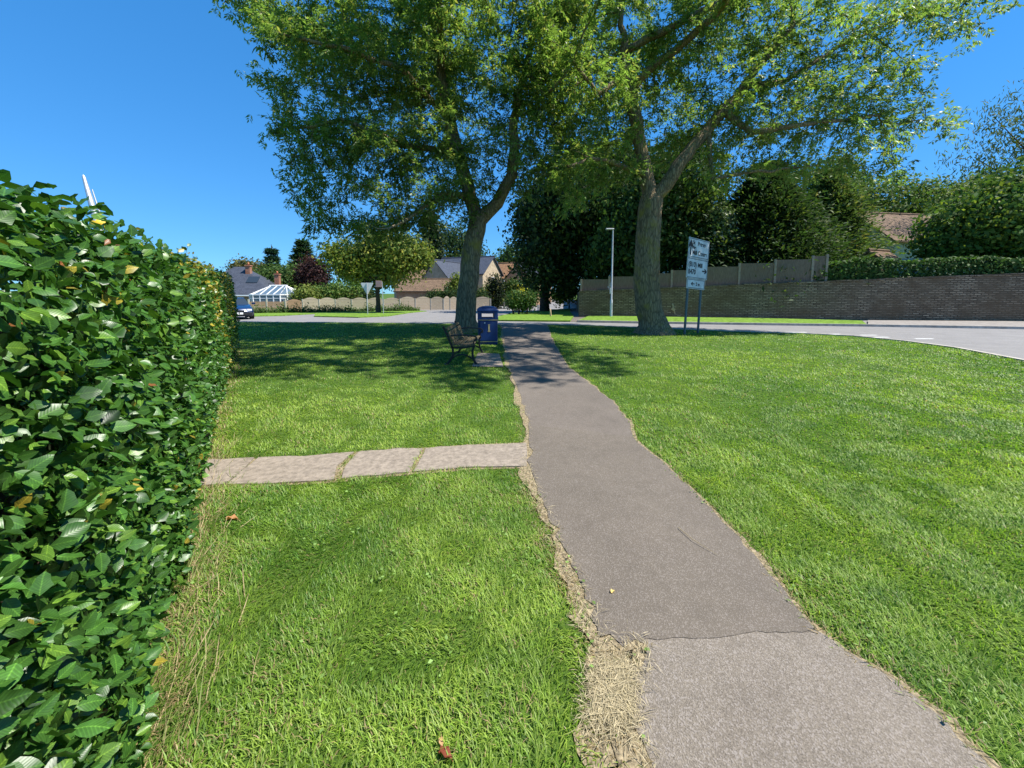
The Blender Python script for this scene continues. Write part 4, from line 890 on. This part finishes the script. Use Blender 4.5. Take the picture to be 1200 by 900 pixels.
for k in range(5):
    t_ = .18 + k * .17; p = curve((xb + .085, .44), (xb + .03, .62), (xb - .085, .87), 20)[int(t_ * 20)]; MB().box((p[0] + .02, ym, p[1]), (.026, L, .066), m=Matrix.Rotation(R(-17), 4, 'Y')).build('back_slat', M['bench_wood'], be, bevel=.004)
MB().tube([(xb + .1, y0, .2), (xb + .1, y1, .2)], .012, 6).build('tie_rod', M['iron'], be)

bp = G(571.5, 402.6)
bi = empty('litter_bin', bp, R(6), 'navy blue plastic litter bin with gold bands beside the path', 'litter bin')
def rrect(hx, hy, r, n=5):
    return [(cx_ + r * math.cos(a), cy_ + r * math.sin(a)) for cx_, cy_, a0 in ((hx - r, hy - r, 0), (-hx + r, hy - r, 90), (-hx + r, -hy + r, 180), (hx - r, -hy + r, 270)) for a in [R(a0 + 90 * j / n) for j in range(n + 1)]]
def loft(mb, rings, cap0=True, cap1=True, smooth=True):
    n = len(rings[0]); mb.add([v for r_ in rings for v in r_], [(i * n + j, i * n + (j + 1) % n, (i + 1) * n + (j + 1) % n, (i + 1) * n + j) for i in range(len(rings) - 1) for j in range(n)], smooth)
    if cap0: mb.add(rings[0], [tuple(range(n))[::-1]])
    if cap1: mb.add(rings[-1], [tuple(range(n))])
    return mb
def lev(h, s, z): return [(p[0], p[1], z) for p in rrect(h * s, h * s, .06)]
W = .31
loft(MB(), [lev(W, .93, 0), lev(W, .95, .02), lev(W, .98, .74), lev(W, 1.0, .78)]).build('body', M['bin_blue'], bi)
for z in (.09, .755): loft(MB(), [lev(W, .985 if z < .5 else 1.015, z), lev(W, .99 if z < .5 else 1.02, z + .022)]).build('band', M['gold'], bi)
mb = MB()
for sx, sy in ((1, 1), (1, -1), (-1, 1), (-1, -1)): mb.box((sx * (W - .062), sy * (W - .062), .90), (.12, .12, .26))
for rz_ in range(4):
    m_ = Matrix.Rotation(rz_ * math.pi / 2, 4, 'Z'); c_ = m_ @ Vector((0, -W + .02, 1.0)); mb.box(c_, (W * 2 - .26, .036, .06), rz_ * math.pi / 2)
    c_ = m_ @ Vector((0, -W + .02, .80)); mb.box(c_, (W * 2 - .26, .036, .06), rz_ * math.pi / 2)
mb.build('hood', M['bin_blue'], bi, bevel=.012)
loft(MB(), [lev(W, 1.06, 1.025), lev(W, 1.08, 1.045), lev(W, 1.0, 1.10), lev(W, .80, 1.15), lev(W, .5, 1.18), lev(W, .15, 1.19)]).build('lid', M['bin_blue'], bi)
MB().box((0, 0, .80), (W * 2 - .1, W * 2 - .1, .02)).build('liner_top', M['bin_dark'], bi)
dr = MB().box((0, -W + .002, .42), (W * 1.5, .012, .58)).build('door', M['bin_blue'], bi, bevel=.004)
MB().tube([(-.1, -W - .014, .68), (-.1, -W + .01, .68)], .024, 12).build('lock', M['galv'], dr)
em = MB(); em.box((.03, -W - .008, .50), (.045, .008, .20)).box((.03, -W - .008, .62), (.06, .008, .03)).box((.03, -W - .008, .42), (.075, .008, .03)); em.build('emblem', M['gold'], dr)

# direction sign
pa, pb = G(803.8, 392), G(819.4, 390.2); u_ = (pb - pa).to_2d().normalized(); nrm_ = Vector((u_.y, -u_.x))
sg = empty('road_sign', (0, 0, 0), 0, 'weathered white direction sign with black arrows on two grey posts', 'road sign')
upv = Vector((u_.x * .055, u_.y * .055, 1)).normalized(); ctr = (pa + pb) / 2; uu = Vector((*u_, 0)); uu = (uu - upv * uu.dot(upv)).normalized(); nn3 = uu.cross(upv)
SM = lambda x, z, o=0: ctr + uu * x + upv * z + nn3 * o
Rm = Matrix((uu, -nn3, upv)).transposed().to_4x4()
dist = (pb - pa).length / 2
for p in (-dist, dist): MB().tube([SM(p, -.1, -.06), SM(p, 3.62, -.06)], .045, 10).build('post', M['sign_post'], sg)
zt_ = 3.66; PW = 1.5
def panel(x, z, w_, h_):
    bd = MB().box(SM(x, z), (w_, .022, h_), m=Rm).build('panel', M['sign_white'], sg, bevel=.004)
    bo = MB(); t_ = .018
    for cx_, cz_, sw, sh in ((0, h_ / 2 - .035, w_ - .06, t_), (0, -h_ / 2 + .035, w_ - .06, t_), (-w_ / 2 + .035, 0, t_, h_ - .09), (w_ / 2 - .035, 0, t_, h_ - .09)): bo.box(SM(x + cx_, z + cz_, .013), (sw, .004, sh), m=Rm)
    bo.build('border', M['sign_black'], bd); return bd
def arrow(par_, x, z, ang, s):
    pl = [(-.07, -.5), (.07, -.5), (.07, .1), (.26, -.08), (.26, .14), (0, .5), (-.26, .14), (-.26, -.08), (-.07, .1)]; ca, sa = math.cos(ang), math.sin(ang)
    q_ = [((p[0] * ca - p[1] * sa) * s, (p[0] * sa + p[1] * ca) * s) for p in pl]
    MB().prism(q_, .012, .017, lambda p, o: SM(x + p[0], z + p[1], o)).build('arrow', M['sign_black'], par_)
def lettering(par_, txt, x, z, size):
    """short worn words, drawn as text outlines"""
    cu = bpy.data.curves.new('lettering', 'FONT'); cu.body = txt; cu.size = size; cu.align_x = 'LEFT'; cu.extrude = .002; cu.offset = .006
    to = bpy.data.objects.new('lettering_source', cu); col.objects.link(to); dg = bpy.context.evaluated_depsgraph_get(); me = bpy.data.meshes.new_from_object(to.evaluated_get(dg)); bpy.data.objects.remove(to)
    Mx = Matrix((uu, upv, nn3)).transposed().to_4x4(); Mx.translation = SM(x, z, .0145); me.transform(Mx); me.materials.clear(); me.materials.append(M['sign_black'])
    o = bpy.data.objects.new('lettering', me); col.objects.link(o); o.parent = par_
p1 = panel(.02, zt_ - .37, PW, .74); p2 = panel(.0, zt_ - 1.135, PW, .77); p3 = panel(-.04, zt_ - 1.73, PW * .86, .38)
arrow(p1, -.58, zt_ - .37, 0, .58)
lettering(p1, 'St', -.45, zt_ - .24, .2); lettering(p1, 'Peters', -.1, zt_ - .26, .22); lettering(p1, 'Ne', -.45, zt_ - .42, .2); lettering(p1, 'Mill Centre', -.45, zt_ - .62, .23)
lettering(p2, '(B10)', -.66, zt_ - 1.08, .26); lettering(p2, 'Mill', .0, zt_ - 1.08, .24); lettering(p2, 'B470', -.66, zt_ - 1.36, .26); arrow(p2, .52, zt_ - 1.2, -math.pi / 2, .36)
arrow(p3, -.28, zt_ - 1.73, math.pi / 2, .26); lettering(p3, '2 m', -.05, zt_ - 1.79, .18)

# lamp post
lp_ = G(716, 372.3); lo = empty('street_lamp', lp_, 0, 'tall slim galvanised street lamp on the verge in front of the wall', 'street lamp')
hL = P(716, 269, lp_.y).z - lp_.z
MB().tube([(0, 0, -.1), (0, 0, 1.15), (0, 0, 1.2), (0, 0, hL)], [.085, .085, .055, .042], 12).build('column', M['galv'], lo)
MB().box((0, -.085, .75), (.10, .012, .42)).build('door', M['galv'], lo, bevel=.003)
MB().box((-.08, -.02, 1.75), (.10, .06, .38)).build('cabinet', M['galv'], lo, bevel=.006)
ln_ = MB().box((-.2, 0, hL + .03), (.52, .18, .09)).build('lantern', M['galv'], lo, bevel=.03)
MB().box((-.26, 0, hL - .018), (.30, .12, .012)).build('lens', M['lamp_glass'], ln_)

# give way sign seen from behind, and a second sign whose faded board shows
gw = G(431, 369.3); go = empty('road_sign', gw, R(4), 'inverted triangular sign seen from its pale grey back on a pole', 'road sign'); k = gw.y / F; zc = 1.6 + (HOR - 332) * k - gw.z
MB().tube([(0, 0, -.1), (0, 0, zc + .05)], .035, 8).build('pole', M['galv'], go)
tw, tz0, tz1 = 7.2 * k, (1.6 + (HOR - 332.2) * k - gw.z), (1.6 + (HOR - 344.5) * k - gw.z)
MB().prism([(-tw, tz0), (-tw + .06, tz0 + .05), (tw - .06, tz0 + .05), (tw, tz0), (.05, tz1), (-.05, tz1)], .0, .02, lambda p, o: (p[0], .045 - o + .02, p[1])).build('plate', M['sign_back'], go)
MB().tube([(0, -.012 + .02, tz1 + .1), (0, .0 + .008, tz0 + .02)], .03, 8).build('stiffener', M['sign_post'], go)
ps = G(449.5, 368.8); po_ = empty('notice_board', ps, R(-5), 'faded pink board on a thin pole beside the black trunk', 'sign'); k = ps.y / F
MB().tube([(0, 0, -.1), (-.05, 0, 1.6 + (HOR - 330) * k - ps.z)], .028, 8).build('pole', M['galv'], po_)
MB().box((-.32, -.045, 1.6 + (HOR - 332.8) * k - ps.z), (7 * k, .02, 7.2 * k)).build('plate', M['pink'], po_, bevel=.02)
# thin poles near the houses
q_ = G(590.8, 361.2); e = empty('utility_pole', q_, 0, 'thin grey pole beside the dark conifer shrub', 'pole'); h_ = 1.6 + (HOR - 329) * q_.y / F - q_.z
MB().tube([(0, 0, -.1), (0, 0, h_ * .45), (0, 0, h_)], [.09, .085, .055], 8).build('shaft', M['galv'], e); MB().lathe([(.0, .1), (.07, .08), (.07, 0)], 8, (0, 0, h_)).build('cap', M['galv'], e)
q_ = G(612.5, 358.5); e = empty('utility_pole', q_, 0, 'tall dark wooden pole in front of the brown brick house', 'pole'); h_ = 1.6 + (HOR - 308) * q_.y / F - q_.z
MB().tube([(0, 0, -.1), (0, 0, h_)], [.15, .10], 8).build('shaft', M['dark_bark'], e); MB().box((0, 0, h_ - .25), (.9, .1, .1)).build('crossarm', M['dark_bark'], e)
# stakes on the verges
for u, v0, v1, lean, rr, lb, mt in ((645.6, 371.8, 363.2, -.1, .06, 'short pale wooden stake on the verge beyond the path', 'stake_wood'), (703.5, 371.5, 364, 0, .055, 'short grey wooden stake beside the street lamp', 'grey_wood'), (792, 372.2, 357.2, -.28, .07, 'leaning pale stake with a broken board behind the thick trunk', 'stake_wood'),
        (604.3, 366.6, 363.3, .05, .05, 'stubby dark stake left of the bare stemmed trees', 'dark_bark'), (620.7, 365, 361.4, 0, .06, 'stubby black bollard right of the bare stemmed trees', 'iron'), (630.5, 364, 357.6, 0, .055, 'slim white stake on the verge under the dark tree', 'white_paint'), (432, 366, 363.5, 0, .04, None, None)):
    if not lb: continue
    g = G(u, v0, .0); k = g.y / F; h_ = (v0 - v1) * k + .05; e = empty('stake', g, 0, lb, 'stake', 'stakes along the verges'); d_ = Vector((lean, 0, 1))
    MB().tube([(0, 0, -.05), d_ * h_ * .5, d_ * h_, d_ * (h_ + .03)], [rr, rr, rr * .95, rr * .5], 6).build('shaft', M[mt], e)
    if lean < -.2: MB().box((-.22, -.08, h_ * .62), (.24, .03, .16), m=Matrix.Rotation(.5, 4, 'Y')).build('board', M['stake_wood'], e)
# pale slanting pole behind the hedge
hp0, hp1 = P(118, 285, 6.6), P(98, 207, 6.6); hp0.z = 0; e = empty('parasol_pole', hp0, 0, 'slanting pale grey pole with yellow cloth rising behind the hedge', 'pole')
a = Vector((P(112, 255, 6.6) - hp0)); b = hp1 - hp0; st_ = a - (b - a) * (a.z / (b.z - a.z))
MB().tube([st_, a, b, b + (b - a).normalized() * .03], [.05, .05, .022, .008], 10).build('shaft', M['galv'], e)
a2, b2 = Vector((P(119, 256, 6.7) - hp0)), Vector((P(108, 222, 6.7) - hp0)); MB().tube([a2 - (b2 - a2) * .8, a2, b2], [.018, .016, .008], 8).build('stay', M['galv'], e)
mb = MB(); n = 14; rings = []
for j, (s_, rr) in enumerate(((0, .11), (.06, .12), (.12, .10), (.2, .06), (.24, .02))):
    cpt = a2.lerp(a, .45) + Vector((0, 0, s_ - .16)); rings.append([tuple(cpt + Vector((rr * (1 + .3 * math.sin(3 * i + j)) * math.cos(2 * math.pi * i / n), rr * math.sin(2 * math.pi * i / n), 0))) for i in range(n)])
loft(mb, rings).build('cloth', M['yellow'], e)

# parked car, front to the viewer's right
cp = G(275.5, 373.2); hd = R(-50); ce = empty('parked_car', cp, hd, 'dark blue car parked at the end of the beech hedge', 'car')
prof = [(2.08, .34, .52, .74), (1.95, .22, .70, .82), (1.3, .2, .84, .87), (.85, .2, .92, .88), (-.2, .2, .95, .88), (-1.4, .2, .96, .87), (-1.95, .24, .9, .80), (-2.08, .38, .66, .72)]
# body: front at +x
rings = []
for x, z0, z1, hw in prof: rings.append([(x, -hw * .92, z0), (x, -hw, z0 + .12), (x, -hw, z1 - .16), (x, -hw * .86, z1), (x, hw * .86, z1), (x, hw, z1 - .16), (x, hw, z0 + .12), (x, hw * .92, z0)])
bo = loft(MB(), rings).build('body', M['car_blue'], ce, bevel=.02)
cab = [(.82, .9, .72), (.05, 1.30, .58), (-.9, 1.33, .58), (-1.75, .94, .70)]
rings = [[(x, -.76, .88), (x, -hw, z), (x, hw, z), (x, .76, .88)] for x, z, hw in cab]
loft(MB(), rings, smooth=False).build('windows', M['glass'], ce)
mb = MB(); rings = [[(x, -.585, z - .03), (x, -.56, z + .025), (x, .56, z + .025), (x, .585, z - .03)] for x, z in ((.1, 1.29), (-.4, 1.335), (-.95, 1.32))]; loft(mb, rings).build('roof', M['car_blue'], ce, bevel=.01)
for sx in (1.32, -1.3):
    for sy in (-1, 1):
        w_ = MB().tube([(sx, sy * .66, .31), (sx, sy * .885, .31)], .31, 22).build('wheel', M['tyre'], ce, bevel=.03)
        MB().tube([(sx, sy * .87, .31), (sx, sy * .892, .31)], .19, 16).build('rim', M['galv'], w_)
for sy in (-1, 1): MB().box((2.0, sy * .60, .60), (.16, .26, .13)).build('headlight', M['lamp_glass'], ce, bevel=.03); MB().box((.62, sy * .98, .98), (.14, .2, .13)).build('mirror', M['car_blue'], ce, bevel=.03)
MB().box((2.06, 0, .36), (.1, 1.5, .2)).build('bumper', M['car_black'], ce, bevel=.03); MB().box((2.085, 0, .56), (.04, .7, .09)).build('grille', M['car_black'], ce)
MB().box((2.12, 0, .41), (.012, .53, .12)).build('number_plate', M['white_paint'], ce)

# ------------------------------------------------------------------ grass
edge_all = near_edge
def visible_cone(n, d0, d1, pw):
    u = rng.random(n)
    if pw == 1: d = np.sqrt(d0 * d0 + u * (d1 * d1 - d0 * d0))
    else: d = d0 * (d1 / d0) ** u      # density ~ 1/d^2
    a = rng.uniform(-1.5, 1.5, n); return a * d + rng.uniform(-.5, .5, n), d
hx = np.array(HL)
def on_lawn(x, y, margin=.0):
    ok = inpoly(x, y, near_edge[1:-1] + [(8.5, -3), (-1, -3)] + [(-30, -3), (-40, 20)]) & ((y > 11.5) | (x > np.interp(y, hx[:, 1], hx[:, 0]) - .12))
    ok &= ~(inpoly(x, y, path_poly) & ((polydist(x, y, LR) > .018) & (polydist(x, y, RR) > .03)));
    for s in slab_w: ok &= ~inpoly(x, y, s)
    ok &= ~inpoly(x, y, pad); return ok
def beyond_hedge(x, y): return y > 11.6
GX, GY = [], []
for n, a_, b_, pw in ((150000, .7, 3.2, 1), (330000, 3.2, 21, 2)):
    x, y = visible_cone(n, a_, b_, pw); GX.append(x); GY.append(y)
GX.append(rng.uniform(-1.5, 4.5, 60000)); GY.append(rng.uniform(-1.2, .95, 60000))
x = np.concatenate(GX); y = np.concatenate(GY)
hline = np.interp(y, hx[:, 1], hx[:, 0]); left_ok = np.where(y < 11.4, x > hline - .1, True)
ok = on_lawn(x, y) & left_ok; x, y = x[ok], y[ok]
dist_c = np.hypot(x, y)
dp = np.minimum(polydist(x, y, LR), polydist(x, y, RR)); dxp = np.full(len(x), 9.); 
for s in slab_w: dxp = np.minimum(dxp, polydist(x, y, s, True))
dh = np.where(y < 11.4, (x - np.interp(y, hx[:, 1], hx[:, 0])) * .8, 9)
indry = inpoly(x, y, dry_poly)
n1 = vnoise(x * .9 + 7, y * .9); n2 = vnoise(x * 3.1, y * 3.1 + 11); n3 = vnoise(x * 9 + 3, y * 9)
edge_w = .05 + .10 * vnoise(x * 2.3 + 2, y * 2.3)
leftside = x < np.interp(y, [p[1] for p in LW], [p[0] for p in LW]) + .3
dry = (rng.random(len(x)) < np.clip(1.15 - dp / np.where(leftside, edge_w * 1.3, edge_w * .7), 0, .9)) | (rng.random(len(x)) < np.clip(1 - dxp / .05, 0, .5)) | (indry & (rng.random(len(x)) < np.clip(.35 + 9 * polydist(x, y, dry_poly, True), 0, .93))) | (rng.random(len(x)) < np.clip(.75 - dh / .32, 0, .75)) | (rng.random(len(x)) < .055 + .30 * np.clip(n2 - .6, 0, 1) * 2)
thin = (dry & (rng.random(len(x)) < np.where(indry, .45, .35))); x, y, dry, n1, n2, n3, dist_c, dh, indry, dp = [v[~thin] for v in (x, y, dry, n1, n2, n3, dist_c, dh, indry, dp)]
m = len(x)
Lb = (.026 + .026 * rng.random(m)) * (.55 + .45 * n1 + .45 * n2 + .35 * n3) * np.where(dry, .85, 1) * (1 + .5 * np.clip(1 - dh / .25, 0, 1)) * np.clip(.8 + dp * 3, .8, 1)
wide = (.0032 + .0014 * rng.random(m)) * np.clip(dist_c / 2.4, 1, 9) ** .85
azm = rng.uniform(0, 2 * math.pi, m) * .6 + 2 * math.pi * n2 * 1.4; lean = rng.uniform(.35, 1.15, m) * np.where(dry, 1.25, 1); lean = np.minimum(lean + .25 * n3, 1.45)
dirx, diry = np.cos(azm), np.sin(azm); px_, py_ = -diry, dirx
base = np.stack([x, y, gz(x, y) - .004], 1)
def pt(s, bend): # along blade
    a = lean * (.55 + .6 * bend); return base + np.stack([dirx * np.sin(a) * Lb * s, diry * np.sin(a) * Lb * s, np.cos(a) * Lb * s], 1)
sd = np.stack([px_, py_, 0 * px_], 1) * wide[:, None] / 2
p0a, p0b, p1, p2 = base - sd, base + sd, pt(.55, .3), pt(1.0, 1.0)
V = np.stack([p0a, p0b, p1 - sd * .85, p1 + sd * .85, p2], 1).reshape(-1, 3)
g0, g1, g2 = np.array([.19, .315, .032]), np.array([.32, .425, .068]), np.array([.088, .19, .024])
n5 = vnoise(x * .45 + 21, y * .45 + 4); n6 = vnoise(x * 4.7 + 1, y * 4.7 + 9); mixv = np.clip((n5 - .5) * 1.1 + (n1 - .5) * .9 + (n6 - .5) * .9 + (n3 - .5) * .5 + .45 + rng.normal(size=m) * .16, 0, 1)[:, None]; cc = g2 * (1 - mixv) + g1 * mixv; cc = np.where(rng.random((m, 1)) < .3, g0, cc) * rng.uniform(.75, 1.25, (m, 1))
cc[dry] = np.array([.36, .27, .14]) * rng.uniform(.6, 1.35, (dry.sum(), 1)); pale = (rng.random(m) < .085) & ~dry; cc[pale] = np.array([.24, .32, .09])
fc3 = np.array([(0, 1, 3), (0, 3, 2), (2, 3, 4)]); fast_mesh('lawn_grass', V, idx(m, 5, fc3), M['blade'], None, np.repeat(cc, 5, 0), kind='stuff', label='short mown lawn grass with dry straw coloured edges', category='grass')
print('blades', m)
# long dry stems at the hedge foot
n = 430; s = rng.uniform(1.6, 5.0, n) ; f, t, nn = hedge_frame(s); lw = (np.abs(rng.normal(size=n)) * .11 + .02)[:, None]; b = np.concatenate([f + nn * lw, np.zeros((n, 1))], 1)
dr_ = norm(np.concatenate([nn * rng.uniform(-.1, .5, (n, 1)) + t * rng.normal(.9, .45, (n, 1)), rng.uniform(.02, .45, (n, 1))], 1)); Ls = rng.uniform(.05, .22, n)
up = norm(np.cross(dr_, rdir(n))); wv = .0045 * rng.uniform(.6, 1.2, n)
cs = np.where(rng.random((n, 1)) < .7, np.array([[.42, .33, .18]]), np.array([[.2, .24, .07]])) * rng.uniform(.6, 1.25, (n, 1))
fast_mesh('dry_grass', leaf_arrays(b, dr_, up, Ls, wv * 1.0, [(0, .5, 0), (0, -.5, 0), (.5, -.45, .04), (.5, .45, .04), (1, .1, -.02), (1, -.1, -.02)]), idx(n, 6, [(0, 1, 2, 3), (3, 2, 5, 4)]), M['straw'], None, np.repeat(cs, 6, 0), kind='stuff', label='long dry grass stems at the foot of the beech hedge', category='dry grass')
# loose straw lying on the bare patch and path edges
n = 7000; k = rng.integers(0, len(LR), n); e0 = np.array(LR)[k] + np.stack([-np.abs(rng.normal(size=n)) * .05 + .012, rng.normal(size=n) * .04], 1); inq = rng.random(n) < .5
dpn = np.array(dry_poly); wq = rng.dirichlet(np.ones(len(dpn)) * .45, n) @ dpn + rng.normal(size=(n, 2)) * .022; e0[inq] = wq[inq]; okk = (e0[:, 1] < 5.5); e0 = e0[okk]; n = len(e0)
b = np.concatenate([e0, np.full((n, 1), .016) + rng.random((n, 1)) * .014], 1); a_ = rng.uniform(0, 6.28, n); dr_ = np.stack([np.cos(a_), np.sin(a_), rng.normal(size=n) * .12], 1); Ls = rng.uniform(.02, .075, n)
fast_mesh('straw_litter', leaf_arrays(b, dr_, np.tile([[0, 0, 1.]], (n, 1)) + rng.normal(size=(n, 3)) * .25, Ls, rng.uniform(.0014, .003, n), DIAMOND), idx(n, 4, DIAF), M['straw'], None, np.repeat(np.array([[.48, .40, .25]]) * rng.uniform(.5, 1.25, (n, 1)), 4, 0), kind='stuff', label='loose straw scattered along the path edge', category='straw')
# clover and other low broad leaves in the near lawn
n = 5200; x, y = visible_cone(n, .8, 6, 1); ok = on_lawn(x, y) & (np.where(y < 11.4, x > np.interp(y, hx[:, 1], hx[:, 0]) + .05, True)) & (vnoise(x * 2.2 + 5, y * 2.2) > .58); x, y = x[ok], y[ok]; n = len(x)
b = np.stack([x, y, rng.uniform(.015, .04, n)], 1); a_ = rng.uniform(0, 6.28, n); Ls = rng.uniform(.010, .028, n)
fast_mesh('clover_leaves', leaf_arrays(b, np.stack([np.cos(a_), np.sin(a_), 0 * a_ + .2], 1), norm(np.array([[0, 0, 1.]]) + rdir(n) * .4), Ls, Ls * .7, DIAMOND), idx(n, 4, DIAF), M['blade'], None, np.repeat(np.array([[.22, .34, .09]]) * rng.uniform(.8, 1.4, (n, 1)), 4, 0), kind='stuff', label='clover and low broad leaves among the lawn grass', category='clover')
# a few fallen leaves and one long stem
def dead_leaf(u, v, c_, s_, lb, z=.03):
    g = G(u, v, z); a_ = random.uniform(0, 6.28); Vv = leaf_arrays(np.array([[0., 0, 0]]), np.array([[math.cos(a_), math.sin(a_), .25]]), np.array([[.1, .2, 1.]]), np.array([s_]), np.array([s_ * .6]), [(p[0] - .5, p[1], p[2] * 3) for p in T])
    o = fast_mesh('fallen_leaf', Vv, np.array(fc), M['straw'], None, np.repeat(np.array([c_]), 18, 0), np.array(UVT), True, label=lb, category='leaf', group='fallen leaves'); o.location = g
dead_leaf(272, 606, (.42, .20, .08), .085, 'curled orange brown fallen leaf on the grass near the hedge foot'); dead_leaf(522, 881, (.20, .05, .025), .055, 'dark red fallen leaf on the grass left of the straw patch')
dead_leaf(517, 868, (.45, .26, .13), .03, 'small tan fallen leaf just behind the dark red leaf'); dead_leaf(718, 692, (.62, .46, .16), .035, 'tiny yellow fallen leaf on the smooth path', .024)
st = MB().tube([G(795, 618, .024), G(812, 632, .03), G(841, 650, .024)], [.0022, .002, .001], 5).build('straw_stem', M['straw'], label='single long straw stem lying on the path', category='straw')
a_ = st.data.attributes.new('Col', 'FLOAT_COLOR', 'POINT'); a_.data.foreach_set('color', [.5, .4, .24, 1] * len(st.data.vertices))
